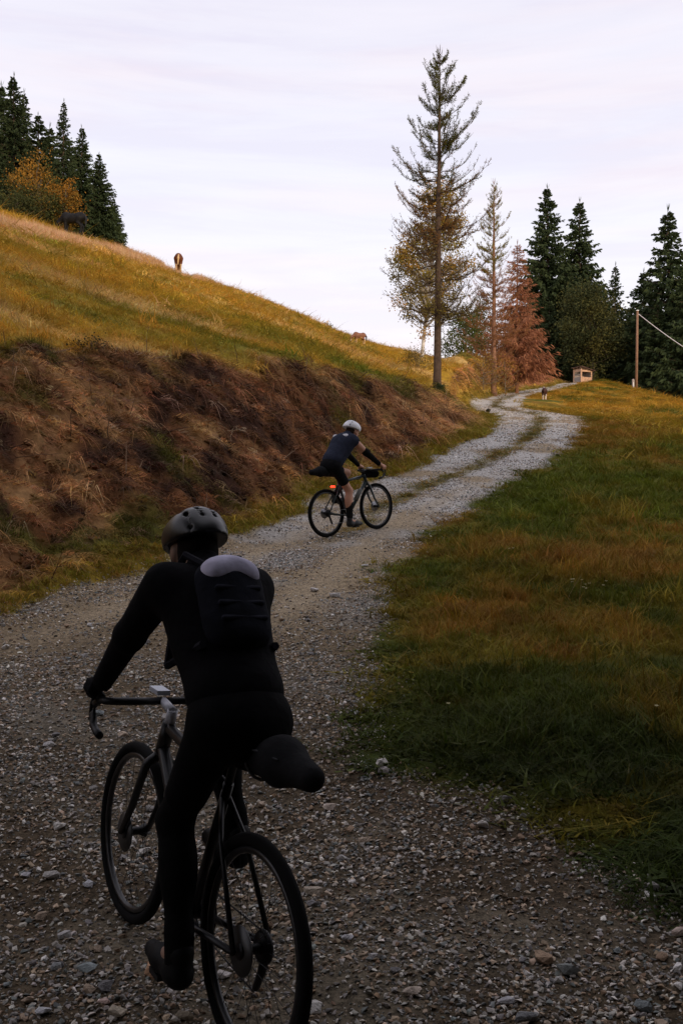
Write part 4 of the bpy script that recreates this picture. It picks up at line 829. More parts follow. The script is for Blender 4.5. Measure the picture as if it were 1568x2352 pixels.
# ---------------------------------------------------------------- grazing animals
def quadruped(name, label, cat, loc, heading, mats, h=1.35, pose='graze', shag=1.0, legcol=None, tail=None, mane=None, step=0.0, legmat=None, facemat=None):
    """body along +x, feet at z=0; scaled so that the withers stand h high"""
    o = empty(name, loc, heading); k = h/1.40; b = SDF()
    S_ = lambda *p: tuple(np.array(p)*k)
    b.ell(S_(-.02, 0, 1.02), np.array((.62, .29, .33))*k*np.array([1, shag, 1]), k=.1*k); b.ell(S_(-.50, 0, 1.10), np.array((.34, .285, .32))*k, k=.12*k); b.ell(S_(.42, 0, 1.06), np.array((.30, .25, .36))*k, k=.12*k)
    b.cap(S_(.40, 0, 1.26), S_(.25, 0, 1.33), .10*k, .06*k, .12*k)
    if pose == 'graze':
        b.cap(S_(.52, 0, 1.16), S_(.98, 0, .80), .24*k, .14*k, .14*k); b.cap(S_(1.0, 0, .80), S_(1.12, 0, .30), .135*k, .085*k, .08*k); b.cap(S_(1.12, 0, .30), S_(1.13, 0, .22), .085*k, .07*k, .05*k); hd = (1.0, 0, .84)
        ears = [((.98, s*.07, .88), (.93, s*.13, 1.04)) for s in (-1, 1)]
    else:
        b.cap(S_(.52, 0, 1.18), S_(.86, 0, 1.50), .22*k, .14*k, .14*k); b.cap(S_(.88, 0, 1.54), S_(1.22, 0, 1.28), .13*k, .08*k, .08*k); b.cap(S_(1.22, 0, 1.28), S_(1.27, 0, 1.24), .08*k, .07*k, .04*k); hd = (.88, 0, 1.55)
        ears = [((.85, s*.07, 1.62), (.83, s*.12, 1.79)) for s in (-1, 1)]
    for a, c in ears: b.cap(S_(*a), S_(*c), .045*k, .018*k, .03*k)
    for s, st in ((-1, step), (1, -step)):
        # hind leg: stifle forward, hock back, near-vertical shank
        y = s*.17; b.cap(S_(-.50, y, 1.0), S_(-.40, y, .72), .19*k, .125*k, .1*k); b.cap(S_(-.40, y, .72), S_(-.62-st, y, .50), .115*k, .07*k, .06*k); b.cap(S_(-.62-st, y, .50), S_(-.58-st*1.2, y, .10), .062*k, .052*k, .04*k); b.cap(S_(-.57-st*1.2, y, .10), S_(-.53-st*1.2, y, .03), .06*k, .075*k, .03*k)
        # front leg
        y = s*.15; b.cap(S_(.42, y, .95), S_(.44, y, .68), .15*k, .095*k, .1*k); b.cap(S_(.44, y, .68), S_(.45+st, y, .40), .085*k, .06*k, .05*k); b.cap(S_(.45+st, y, .40), S_(.44+st, y, .10), .055*k, .05*k, .03*k); b.cap(S_(.45+st, y, .10), S_(.48+st, y, .03), .058*k, .07*k, .03*k)
    me = b.mesh('body', .022*k); body = link('body', me, mats['body'], o)
    for m in ('leg', 'face'):
        if m in mats: me.materials.append(mats[m])
    co = np.empty(len(me.polygons)*3, np.float32); me.polygons.foreach_get('center', co); co = co.reshape(-1, 3)/k; mi = np.zeros(len(co), np.int32); names = ['body']+[m for m in ('leg', 'face') if m in mats]
    if 'leg' in mats: mi[co[:, 2]+.10*np.sin(co[:, 0]*9)+(co[:, 0] > 0)*.1 < .60+(np.abs(co[:, 0]) < .3)*.12] = names.index('leg')
    if 'face' in mats: mi[(co[:, 0] > 1.06) & (co[:, 2] < .42)] = names.index('face')
    me.polygons.foreach_set('material_index', mi)
    t_ = SDF(); t_.cap(S_(-.80, 0, 1.22), S_(-.90, .03, .95), .05*k, .085*k, .05*k); t_.cap(S_(-.90, .03, .95), S_(-.86, .05, .48), .085*k, .035*k, .05*k); link('tail', t_.mesh('tail', .02*k), mats['tail'], o)
    m_ = SDF(); ne = hd; a = (.50, 0, 1.36)
    for i in range(9):
        u = i/8; c = np.array(a)*(1-u)+np.array((ne[0]-.02, 0, ne[2]+.10))*u; m_.cap(S_(c[0], 0, c[2]), S_(c[0]-.02, .13+.02*math.sin(i*2.1), c[2]-.24), .045*k, .03*k, .04*k)
        m_.cap(S_(c[0], 0, c[2]), S_(c[0]-.02, -.13, c[2]-.20), .045*k, .03*k, .04*k)
    link('mane', m_.mesh('mane', .02*k), mats['mane'], o)
    return tag(o, label, cat)
blk = mat('black_coat', (.009, .0085, .009), .6, .15, var=.4, vscale=6); blkm = mat('black_mane', (.008, .008, .009), .6, .3)
chest = mat('chestnut_coat', (.14, .045, .02), .6, .25, var=.3, vscale=5); cream = mat('cream_hair', (.55, .37, .19), .7, .2, var=.2, vscale=9)
bay = mat('bay_coat', (.21, .095, .06), .65, .2, var=.25, vscale=5); dkb = mat('dark_brown_coat', (.06, .025, .018), .6, .25, var=.4, vscale=4); wht = mat('white_hair', (.62, .52, .45), .7, .2, var=.15, vscale=6); pale = mat('pale_leg_hair', (.50, .34, .18), .7, .2, var=.2, vscale=6)
def an(k): x, y = AN[k]; return (x, y, h1(x, y)-.02), y
l_, Yb = an('black'); quadruped('horse', 'black horse grazing at the edge of the hilltop wood', 'horse', l_, R(172), {'body': blk, 'tail': blkm, 'mane': blkm}, h=50/F*Yb, shag=1.1)
l_, Yb = an('chestnut'); quadruped('pony', 'chestnut pony with pale tail seen from behind on the skyline', 'pony', l_, R(100), {'body': chest, 'tail': cream, 'mane': cream, 'leg': pale}, h=42/F*Yb)
l_, Yb = an('brown'); quadruped('pony', 'brown pony with pale legs and muzzle grazing below the skyline', 'pony', l_, R(205), {'body': bay, 'tail': dkb, 'mane': dkb, 'leg': cream, 'face': wht}, h=27/F*Yb)
l_, Yb = an('calf'); quadruped('calf', 'dark brown calf with white legs standing beside the track', 'calf', l_, R(82), {'body': dkb, 'tail': dkb, 'mane': wht, 'leg': wht}, h=27/F*Yb, pose='up', step=.04)

# ---------------------------------------------------------------- shelter, pole, lumps
wood = mat('weathered_boards', (.56, .36, .24), .85, .1, var=.3, vscale=7); wood_g = mat('grey_boards', (.36, .31, .28), .9, .1, var=.3, vscale=9); roofm = mat('roof_felt', (.12, .075, .06), .9, .1, var=.3, vscale=6)
Yh = 96.0; q = P(1337, 880, Yh); hw = 1.05; hz = h1(q[0], Yh)-.05; sh_ = tag(empty('wooden_shelter', (q[0], Yh, hz), R(28)), 'small wooden shelter with open sides and a slanting roof at the top of the track', 'shelter')
k = 1.0; W_, D_, Hh = 1.25*k, 1.0*k, 1.28*k
for sx in (-1, 1):
    for sy in (-1, 1):
        m = MB(); hh = Hh-(.10 if sx > 0 else -.06); m.box((sx*W_/2, sy*D_/2, hh/2), (.12, .12, hh)); m.build('post', wood, sh_)
m = MB()
for i in range(7): m.box((-W_/2+.09+i*(W_-.18)/6, -D_/2-.005, .29), ((W_-.12)/7-.008, .03, .58-.01*(i % 2)))
m.build('front_wall', wood, sh_); m = MB(); m.box((0, -D_/2-.004, Hh-.11), (W_-.12, .035, .18)); m.build('front_lintel', wood, sh_)
m = MB()
for i in range(5): m.box((-W_/2-.005, -D_/2+.1+i*(D_-.2)/4, .30), (.03, (D_-.12)/5-.008, .60))
m.build('side_wall', wood_g, sh_); m = MB(); m.box((-W_/2-.004, 0, Hh-.06), (.035, D_-.12, .26)); m.build('side_lintel', wood, sh_); m = MB(); m.box((-W_/2-.004, 0, .80), (.03, D_-.12, .07)); m.build('rail', wood_g, sh_)
m = MB(); m.box((0, D_/2, .60), (W_-.12, .03, 1.15)); m.build('back_wall', wood_g, sh_); m = MB(); m.box((W_/2, 0, .55), (.03, D_-.12, 1.05)); m.build('side_wall', wood_g, sh_)
m = MB(); a = R(11); m.box((.06, -.03, Hh+.09), (W_+.55, D_+.5, .05), [[math.cos(a), 0, math.sin(a)], [0, 1, 0], [-math.sin(a), 0, math.cos(a)]]); rf = m.build('roof', roofm, sh_)
for sy in (-1, 0, 1):
    m = MB(); m.box((.06, sy*D_/2.1, Hh+.035), (W_+.40, .06, .06), [[math.cos(a), 0, math.sin(a)], [0, 1, 0], [-math.sin(a), 0, math.cos(a)]]); m.build('rafter', wood, rf)
polem = mat('pole_wood', (.24, .14, .09), .9, .1, var=.3, vscale=5); capm = mat('zinc_cap', (.75, .75, .75), .4, .5)
q = P(1460, 895, 86); pz = h1(q[0], 86); pt = P(1463, 714, 86); ph = pt[2]-pz
po = tag(empty('utility_pole', (q[0], 86, pz)), 'brown wooden utility pole in front of the dark wood at the right', 'pole')
m = MB(); m.tube([(0, 0, -.3), (.06, 0, ph*.5), (.11, 0, ph)], [.12, .105, .09], 10); m.build('post', polem, po, True); m = MB(); m.tube([(.11, 0, ph), (.11, 0, ph+.07)], [.125, .11], 10); m.build('cap', capm, po)
m = MB(); m.tube([(.19, 0, ph-.30), (.26, 0, ph-.30)], [.04, .03], 8); m.build('insulator', capm, po)
q2 = P(1453, 893, 85.3); st = tag(empty('short_post', (q2[0], 85.3, h1(q2[0], 85.3))), 'short pale wooden post at the foot of the utility pole', 'post'); m = MB(); m.tube([(0, 0, -.2), (0, 0, .74), (0, 0, .78)], [.11, .105, .07], 8); m.build('stake', wood_g, st); m = MB(); m.box((0, -.1, .3), (.05, .05, .4)); m.build('strap', capm, st)
x3, y3 = 44.0, 78.0; z3 = h1(x3, y3); p3 = tag(empty('utility_pole', (x3, y3, z3)), 'next wooden utility pole down the slope, outside the picture', 'pole'); m = MB(); m.tube([(0, 0, -.3), (0, 0, 6.2)], [.14, .11], 8); m.build('post', polem, p3)
cab = mat('cable_sheath', (.60, .58, .62), .5, .4); A0 = np.array([q[0]+.24, 86, pz+ph-.30]); A1 = np.array([x3, y3, z3+5.9]); tt = np.linspace(0, 1, 40)[:, None]
pts = A0+(A1-A0)*tt; pe = P(1568, 796, 84.5); te = (pe[0]-A0[0])/(A1[0]-A0[0]); sag = (pts[0, 2]+(A1[2]-A0[2])*te-pe[2])/(4*te*(1-te)); pts[:, 2] -= sag*4*tt[:, 0]*(1-tt[:, 0])
m = MB(); m.tube(pts, .035, 6); tag(m.build('overhead_cable', cab), 'pale cable sagging from the utility pole out of the right picture edge', 'cable')
rk = mat('black_rock', (.012, .012, .012), .8, .2, bump=.6, bscale=12)
Yr = float(rp(1121, 946)[1]); q = P(1121, 946, Yr); ro = link('black_rock', stone_mesh('black_rock', 700, rk, .95, 18)); ro.location = (q[0], Yr, h1(q[0], Yr)+.06); ro.scale = (.30, .3, .26); tag(ro, 'small black lump lying on the left edge of the track at the bend', 'rock')
q = P(1112, 948, Yr); ro = link('black_rock', stone_mesh('black_rock', 701, rk, .5, 14)); ro.location = (q[0]-.05, Yr, h1(q[0], Yr)+.03); ro.scale = (.20, .18, .14); tag(ro, 'smaller flat black lump just left of the other at the bend', 'rock')

# ---------------------------------------------------------------- bicycles and riders
WR = .345
def frame_matrix(rear, front, lean=0):
    rx, ry = rear; fx, fy = front; d = np.array([fx-rx, fy-ry]); d /= np.linalg.norm(d); a = np.array([rx, ry, h1(rx, ry)]); b2 = np.array([rx, ry])+d*1.0; b = np.array([*b2, h1(*b2)])
    # average over the small bumps
    za = float(np.mean(H(rx+np.array([-.1, .1, 0, 0]), ry+np.array([0, 0, -.1, .1])))); zb = float(np.mean(H(b[0]+np.array([-.1, .1, 0, 0]), b[1]+np.array([0, 0, -.1, .1])))); a[2] = za+.004; b[2] = zb+.004
    X = Vector(b-a).normalized(); Y = Vector((0, 0, 1)).cross(X).normalized(); Z = X.cross(Y)
    m = Matrix.Identity(4)
    for i in range(3): m[i][0], m[i][1], m[i][2], m[i][3] = X[i], Y[i], Z[i], a[i]
    return m@Matrix.Rotation(R(lean), 4, 'X')
def circle(c, r, n=40): th = np.arange(n)/n*2*math.pi; return np.stack([c[0]+r*np.cos(th), np.full(n, c[1]), c[2]+r*np.sin(th)], 1)
def bicycle(label, mtx, pal, crank_deg, barbag=False, light=False, stem_pale=False):
    o = empty('bicycle'); o.matrix_world = mtx; tag(o, label, 'bicycle')
    def part(nm, m, mt, par=o, sm_=True): return m.build(nm, mt, par, sm_)
    for cx in (0, 1.02):
        m = MB(); m.tube(circle((cx, 0, WR), WR-.052, 48), .013, 8, closed=True); wh = part('wheel', m, pal['rim'])
        m = MB(); m.tube(circle((cx, 0, WR), WR-.021, 56), .021, 10, closed=True); part('tyre', m, pal['tyre'], wh)
        m = MB(); m.tube([(cx, -.045, WR), (cx, -.02, WR), (cx, .02, WR), (cx, .045, WR)], [.028, .016, .016, .026], 12); part('hub', m, pal['black'], wh)
        m = MB(); m.tube([(cx, .036, WR), (cx, .040, WR)], .075, 20); part('brake_disc', m, pal['steel'], wh)
        m = MB()
        for i in range(24):
            a = i/24*2*math.pi; b_ = a+(.35 if i % 2 else -.35); s = 1 if i % 4 < 2 else -1
            m.tube([(cx+.022*math.cos(b_), s*.032, WR+.022*math.sin(b_)), (cx+(WR-.055)*math.cos(a), 0, WR+(WR-.055)*math.sin(a))], .0011, 3, cap=False)
        part('spokes', m, pal['black'], wh)
    BB, ST, HB, HT = (.43, 0, .275), (.278, 0, .772), (.845, 0, .712), (.805, 0, .832)
    m = MB(); m.tube([(.285, 0, .755), (.808, 0, .815)], [.018, .021], 10); m.tube([BB, (.838, 0, .735)], [.026, .024], 10); m.tube([BB, ST], .018, 10); m.tube([HB, HT], .026, 12)
    for s in (-1, 1): m.tube([(.41, s*.03, .275), (.28, s*.055, .29), (0, s*.065, WR)], [.014, .012, .011], 8); m.tube([(.29, s*.012, .72), (.20, s*.045, .61), (0, s*.065, WR)], [.010, .009, .009], 8)
    m.tube([(.43, -.04, .275), (.43, .04, .275)], .024, 12); part('frame', m, pal['frame'])
    m = MB(); m.tube([HB, (.853, 0, .70)], .026, 10)
    for s in (-1, 1): m.tube([(.852, 0, .70), (.862, s*.048, .665), (.94, s*.055, .47), (1.02, s*.056, WR)], [.022, .018, .015, .011], 8)
    part('fork', m, pal['frame'])
    m = MB(); m.tube([(.80, 0, .835), (.788, 0, .885)], .02, 12); m.tube([(.785, 0, .878), (.885, 0, .895)], [.019, .017], 10); part('stem', m, pal['stem'])
    m = MB()
    for s in (-1, 1): m.tube([(.885, 0, .895), (.885, s*.12, .896), (.888, s*.19, .896), (.905, s*.215, .893), (.955, s*.222, .886), (.992, s*.226, .862), (1.0, s*.228, .822), (.978, s*.230, .785), (.93, s*.232, .772), (.885, s*.234, .770)], .0145, 9)
    hb = part('handlebar', m, pal['black'])
    for s in (-1, 1):
        m = MB(); m.tube([(.95, s*.222, .892), (1.01, s*.222, .912), (1.035, s*.222, .940)], [.020, .018, .013], 9); m.tube([(1.02, s*.222, .905), (1.035, s*.225, .85), (1.02, s*.23, .79)], [.009, .008, .006], 6); part('brake_lever', m, pal['black'], hb)
    m = MB(); m.box((.93, 0, .925), (.085, .052, .018)); part('bike_computer', m, pal['comp'], o, False)
    m = MB(); m.tube([(.285, 0, .755), (.222, 0, .965)], .0145, 10); part('seat_post', m, pal['black'])
    s_ = SDF(); s_.cap((.10, -.055, .985), (.10, .055, .985), .028, .028, .03); s_.cap((.11, 0, .985), (.22, 0, .985), .055, .032, .03); s_.cap((.22, 0, .985), (.36, 0, .98), .028, .019, .03); sdf_obj(s_, 'saddle', pal['black'], .008, o)
    m = MB(); a = R(crank_deg); cs, sn = math.cos(a), math.sin(a); m.tube(circle((BB[0], -.048, BB[2]), .083, 40), .004, 6, closed=True); m.tube([(BB[0], -.05, BB[2]), (BB[0], -.045, BB[2])], .055, 16)
    for s, q in ((1, 1), (-1, -1)): m.tube([(BB[0], s*.055, BB[2]), (BB[0]+q*.172*cs, s*.075, BB[2]+q*.172*sn)], [.015, .011], 8)
    part('crankset', m, pal['black'])
    for s, q in ((1, 1), (-1, -1)): m = MB(); m.box((BB[0]+q*.172*cs, s*.12, BB[2]+q*.172*sn), (.075, .07, .018)); part('pedal', m, pal['black'], o, False)
    m = MB(); m.tube(circle((0, -.04, WR), .045, 24), .010, 6, closed=True); m.tube([(0, -.05, WR), (0, -.028, WR)], .045, 16); m.tube([(.0, -.052, WR-.02), (.02, -.056, WR-.09), (.045, -.056, WR-.155)], [.016, .014, .012], 8); part('derailleur', m, pal['black'])
    m = MB(); m.tube([(.43, -.048, .357), (0, -.042, WR+.043)], .0035, 4); m.tube([(.43, -.048, .193), (.045, -.05, WR-.165)], .0035, 4); part('chain', m, pal['steel'])
    m = MB()
    m.tube([(.60, 0, .475), (.70, 0, .60), (.712, 0, .615), (.725, 0, .63)], [.036, .036, .03, .018], 12); part('bottle', m, pal['bottle'])
    s_ = SDF(); s_.cap((.20, 0, .895), (-.05, 0, .945), .050, .066, .03); s_.cap((-.05, 0, .945), (-.22, 0, .945), .066, .040, .05); sb = sdf_obj(s_, 'seat_bag', pal['bag'], .010, o)
    m = MB()
    for t_ in (.35, .75): 
        c = np.array((.16-.26*t_, 0, .905+.042*t_)); th = np.arange(24)/24*6.283; r_ = .058+.014*t_; m.tube(np.stack([c[0]+.33*r_*np.sin(th), r_*np.cos(th)*1.0, c[2]+r_*np.sin(th)*1.0], 1), .005, 4, closed=True)
    part('strap', m, pal['strap'], sb)
    m = MB(); m.tube([(.14, .052, .93), (.0, .066, .965), (-.12, .060, .972)], .003, 4); part('zip', m, pal['strap'], sb)
    if barbag:
        s_ = SDF(); s_.cap((.945, -.10, .835), (.945, .10, .835), .060, .060, .02); bb_ = sdf_obj(s_, 'handlebar_bag', pal['bag'], .012, o)
    if light:
        m = MB(); m.box((.165, 0, .71), (.022, .075, .022), [[.94, 0, -.34], [0, 1, 0], [.34, 0, .94]]); part('tail_light', m, pal['light'], o, False)
    return o
def ik(a, b, l1, l2, pole):
    a = np.array(a, float); b = np.array(b, float); d = b-a; L_ = min(np.linalg.norm(d), (l1+l2)*.999); u = d/np.linalg.norm(d); x = (l1*l1-l2*l2+L_*L_)/(2*L_); hh = math.sqrt(max(l1*l1-x*x, 0)); p = np.array(pole, float); p = p-u*(p@u); p /= np.linalg.norm(p); return a+u*x+p*hh
def rider(label, mtx, crank_deg, pal, cfg):
    o = empty('person'); o.matrix_world = mtx; tag(o, label, 'person')
    hipc = np.array(cfg['hip']); shc = np.array(cfg['sh']); u = nrm(shc-hipc); back = nrm(np.array([-u[2], 0, u[0]])); v = np.array([0, 1., 0]); v = nrm(np.cross(back, u)); Rt = np.stack([u, v, back], 1); v = np.array([0, 1., 0]); res = cfg['res']
    sh = {s: shc+v*s*cfg.get('shw', .165)-u*.02 for s in (-1, 1)}; hp = {s: hipc+v*s*.078 for s in (-1, 1)}
    hand = {s: np.array((.975, s*.222, .935)) for s in (-1, 1)}
    el = {s: ik(sh[s], hand[s]-np.array([.03, 0, -.015]), .30, .285, (-.15, s*.55, -.85)) for s in (-1, 1)}
    a = R(crank_deg); ped = {1: np.array((.43+.172*math.cos(a), .12, .275+.172*math.sin(a))), -1: np.array((.43-.172*math.cos(a), -.12, .275-.172*math.sin(a)))}
    ank = {s: ped[s]+np.array([-.115, 0, .10]) for s in (-1, 1)}; kn = {s: ik(hp[s], ank[s], .435, .43, (1, s*.03, .25)) for s in (-1, 1)}
    wr_ = {s: hand[s]+nrm(el[s]-hand[s])*.07 for s in (-1, 1)}
    neck0 = shc+u*.02+back*.01; head = np.array(cfg['head']); face = np.array([math.cos(R(cfg['pitch'])), 0, -math.sin(R(cfg['pitch']))]); upv = np.array([face[2]*-1, 0, face[0]]); Rh = np.stack([face, v, upv], 1)
    def torso(b, g=0.0):
        b.ell(hipc+back*.02, np.array((.125, .145, .112))+g, Rt, .07); b.ell(hipc+u*.16+back*.005, np.array((.16, .128, .098))+g, Rt, .08); b.ell(hipc+u*.33+back*.0, np.array((.18, .165, .118))+g, Rt, .08); b.ell(shc-u*.07+back*.015, np.array((.11, .185, .098))+g, Rt, .07)
    def arm(b, s, g, t1=1.0, t2=1.0):
        b.cap(sh[s]-v*s*.02, lerp(sh[s], el[s], t1), .062+g, .043+g+(1-t1)*.012, .05)
        if t2 > 0: b.cap(el[s], lerp(el[s], wr_[s], t2), .042+g, .028+g, .03)
    def leg(b, s, g, t1=1.0, t2=1.0, t3=0.0):
        if t1 > 0: b.cap(hp[s]+v*s*.0, lerp(hp[s], kn[s], t1), .084+g, lerp(.084, .054, t1)+g, .05)
        if t2 > 0: b.cap(lerp(kn[s], ank[s], t3), lerp(kn[s], ank[s], t2), .053+g-.012*t3, lerp(.053, .034, t2)+g, .03); c = lerp(kn[s], ank[s], .32)-nrm(kn[s]-hp[s])*.0+np.array([-.022, 0, 0]); 
        if t2 > .5 and t3 < .3: b.ell(c, np.array((.05, .05, .11))+g, np.stack([nrm(np.cross(v, kn[s]-ank[s])), v, nrm(kn[s]-ank[s])], 1), .04)
    def handp(b, s, g):
        h0 = hand[s]; b.cap(wr_[s], h0+np.array([-.015, 0, .018]), .027+g, .030+g, .02); b.ell(h0+np.array([.005, 0, .012]), np.array((.045, .036, .020))+g, None, .015)
        for i in range(4):
            x0 = h0[0]+.038-.019*i; L_ = (.030, .036, .034, .027)[i]; y0 = h0[1]
            k0 = np.array([x0, y0+s*.030, h0[2]+.012]); k1 = np.array([x0+.004, y0+s*.038, h0[2]-.014]); k2 = np.array([x0+.004, y0+s*.026, h0[2]-.014-L_*.7]); k3 = np.array([x0+.002, y0+s*.008, h0[2]-.016-L_*.85])
            b.cap(k0, k1, .0095+g, .009+g, .006); b.cap(k1, k2, .009+g, .0085+g, .004); b.cap(k2, k3, .0085+g, .0075+g, .004)
        t0 = h0+np.array([-.012, -s*.022, .012]); t1 = t0+np.array([.022, -s*.016, -.012]); t2 = t1+np.array([.018, s*.004, -.020]); b.cap(t0, t1, .0115+g, .0105+g, .008); b.cap(t1, t2, .0105+g, .009+g, .005)
    b = SDF(); torso(b)
    for s in (-1, 1):
        arm(b, s, 0); leg(b, s, 0); handp(b, s, 0); b.cap(ank[s], ped[s]+np.array([.03, 0, .050]), .034, .028, .03); b.cap(ped[s]+np.array([.02, 0, .050]), ped[s]+np.array([.06, 0, .048]), .024, .017, .02)
    b.cap(neck0, head-upv*.05-face*.02, .062, .055, .04); b.ell(head, (.098, .077, .112), Rh, .03); b.ell(head+face*.035-upv*.075, (.060, .052, .05), Rh, .03)
    b.cap(head+face*.098+upv*.005, head+face*.118-upv*.030, .010, .016, .012); b.cap(head+face*.085+upv*.022-v*.05, head+face*.085+upv*.022+v*.05, .012, .012, .02); b.cap(head+face*.088-upv*.062-v*.02, head+face*.088-upv*.062+v*.02, .011, .011, .01)
    for s in (-1, 1): b.ell(head+v*s*.078-face*.008-upv*.015, (.024, .010, .032), Rh, .008); b.cut(head+face*.100+upv*.006+v*s*.032, head+face*.102+upv*.006+v*s*.033, .013, .013, .01)
    sdf_obj(b, 'body', pal['skin'], res, o)
    # jersey
    j = SDF(); j.ell(hipc+u*.09+back*.015, np.array((.10, .142, .110))+.011, Rt, .06); j.ell(hipc+u*.17+back*.01, np.array((.16, .134, .103))+.011, Rt, .08); j.ell(hipc+u*.33, np.array((.18, .168, .120))+.012, Rt, .08); j.ell(shc-u*.07+back*.015, np.array((.115, .19, .10))+.012, Rt, .07); j.cap(neck0-u*.02, neck0+(head-neck0)*.25, .072, .066, .03)
    for s in (-1, 1): arm(j, s, .011, cfg['sleeve'][0], cfg['sleeve'][1])
    if cfg.get('bulk'): j = j.grow(cfg['bulk'])
    jo = sdf_obj(j, 'jersey', pal['jersey'], res, o)
    if 'pocket' in pal:
        p_ = SDF(); p_.ell(hipc+u*.13+back*.085, (.075, .085, .045), Rt, .03); p_.ell(hipc+u*.08+back*.088, (.07, .095, .048), Rt, .03); po_ = sdf_obj(p_, 'rear_pocket', pal['pocket'], res, jo); tag(po_, 'charcoal grey rear pocket panel')
    if 'stripe' in pal:
        p_ = SDF(); p_.cap(shc-u*.03+back*.098-v*.12, shc-u*.03+back*.098+v*.12, .034, .034, .02); tag(sdf_obj(p_, 'shoulder_stripe', pal['stripe'], res, jo), 'white stripe across the shoulders')
    # shorts
    j = SDF(); j.ell(hipc+back*.02, np.array((.128, .148, .114))+.007, Rt, .07); j.ell(hipc+u*.08, np.array((.12, .132, .10))+.006, Rt, .06)
    for s in (-1, 1): leg(j, s, .008, cfg['short'], 0)
    sdf_obj(j, 'cycling_shorts', pal['shorts'], res, o)
    for s in (-1, 1):
        if cfg.get('warmer'): j = SDF(); leg(j, s, .006, 0, 1.0, 0.0); j.cap(lerp(kn[s], ank[s], .8), ank[s]-np.array([-.01, 0, .03]), .045, .043, .02); j.cap(lerp(hp[s], kn[s], cfg['short']-.05), kn[s], lerp(.084, .054, cfg['short'])+.005, .059, .03); sdf_obj(j, 'leg_warmer', pal['sock'], res, o)
        else: j = SDF(); leg(j, s, .007, 0, 1.0, .42); sdf_obj(j, 'sock', pal['sock'], res, o)
        j = SDF(); j.cap(ank[s]-np.array([.015, 0, .05]), ped[s]+np.array([.02, 0, .047]), .041, .041, .03); j.cap(ped[s]+np.array([.0, 0, .04]), ped[s]+np.array([.10, 0, .035]), .044, .030, .02); j.cap(ank[s]+np.array([.0, 0, .02]), ank[s]-np.array([-.01, 0, .045]), .043, .043, .03); j.plane(ped[s]+np.array([0, 0, .008]), (.0, 0, -1)); sdf_obj(j, 'shoe', pal['shoe'], res, o)
        j = SDF()
        if cfg.get('gloves'): handp(j, s, .0028); sdf_obj(j, 'glove', pal['glove'], min(res, .007), o)
        if cfg.get('armwarmer'): j = SDF(); j.cap(lerp(sh[s], el[s], .86), el[s], .051, .050, .02); j.cap(el[s], wr_[s], .049, .034, .03); sdf_obj(j, 'arm_warmer', pal['sock'], res, o)
    # helmet with vents, strap
    hm_ = SDF(); hc = head+upv*.045-face*.008; hm_.ell(hc, (.142, .108, .098), Rh, .02); hm_.cap(hc-face*.10-upv*.02, hc-face*.05+upv*.01, .065, .08, .05); hm_.plane(hc-upv*.028, -upv-face*.10)
    for yy in (-.062, -.022, .022, .062):
        for f0, f1 in ((.10, .045), (.015, -.045), (-.075, -.12)):
            zz_ = lambda f: .098*math.sqrt(max(0, 1-(f/.142)**2-(yy/.108)**2)); hm_.cut(hc+face*f0+v*yy+upv*(zz_(f0)+.002), hc+face*f1+v*yy+upv*(zz_(f1)+.002), .011, .009, .004)
    sdf_obj(hm_, 'helmet', pal['helmet'], min(res, .0065), o)
    m = MB()
    for s in (-1, 1): m.tube([head+v*s*.088+upv*.03+face*.02, head+v*s*.082-upv*.03+face*.0, head+v*s*.055-upv*.09+face*.03, head-upv*.128+face*.045], .0045, 5)
    m.build('chin_strap', pal['black'], o)
    if cfg.get('hair'): j = SDF(); j.ell(head-face*.022-upv*.01, (.085, .080, .098), Rh, .02); j.plane(head-face*.03, face); sdf_obj(j, 'hair', pal['hair'], res, o)
    return dict(hip=hipc, sh=shc, u=u, back=back, Rt=Rt)
fab = lambda n, c, r=.9: mat(n, c, r, .06, var=.25, vscale=18, bump=.6, bscale=11)
bk_ = mat('black_paint', (.007, .007, .008), .5, .25); rb = mat('rubber', (.007, .007, .007), .9, .08); stl = mat('steel', (.35, .35, .36), .35, .5, 1.0)
stl2 = mat('dark_steel', (.06, .06, .06), .45, .4, .8)
strap_m = mat('grey_webbing', (.07, .07, .075), .8, .1)
near_pal = dict(strap=strap_m, rim=mat('dark_rim', (.012, .012, .013), .35, .4), tyre=rb, black=bk_, steel=stl2, frame=mat('near_frame', (.008, .008, .009), .4, .3), stem=mat('pale_alloy', (.42, .42, .46), .4, .5), comp=mat('pale_computer', (.45, .48, .55), .4, .4), bottle=mat('dark_bottle', (.02, .02, .02), .5, .3), bag=fab('near_bag', (.012, .012, .013)))
mN = frame_matrix((-.315, 3.06), (-.822, 3.87), 5.0)
near_bike = bicycle('black gravel bicycle ridden by the near rider, cut by the bottom picture edge', mN, near_pal, -116)
np_ = dict(skin=mat('skin_near', (.22, .13, .09), .6, .3, var=.1), jersey=fab('near_jersey', (.005, .005, .006)), shorts=fab('near_shorts', (.004, .004, .0045)), sock=fab('near_warmers', (.005, .005, .005)), shoe=mat('near_shoe', (.005, .005, .0055), .6, .12), glove=fab('near_glove', (.005, .005, .006)), helmet=mat('near_helmet', (.009, .0095, .010), .36, .4, var=.3, vscale=14), black=bk_, hair=fab('near_hair', (.012, .010, .009)), pocket=fab('near_pocket', (.020, .021, .027)))
rN = rider('rider in black with dark helmet and backpack, largest figure, pedalling away', mN, -116, np_, dict(hip=(.165, .045, 1.0), sh=(.49, .055, 1.41), head=(.65, .055, 1.495), pitch=18, shw=.185, sleeve=(1.0, 1.1), short=.72, warmer=True, gloves=True, hair=True, res=.0085))
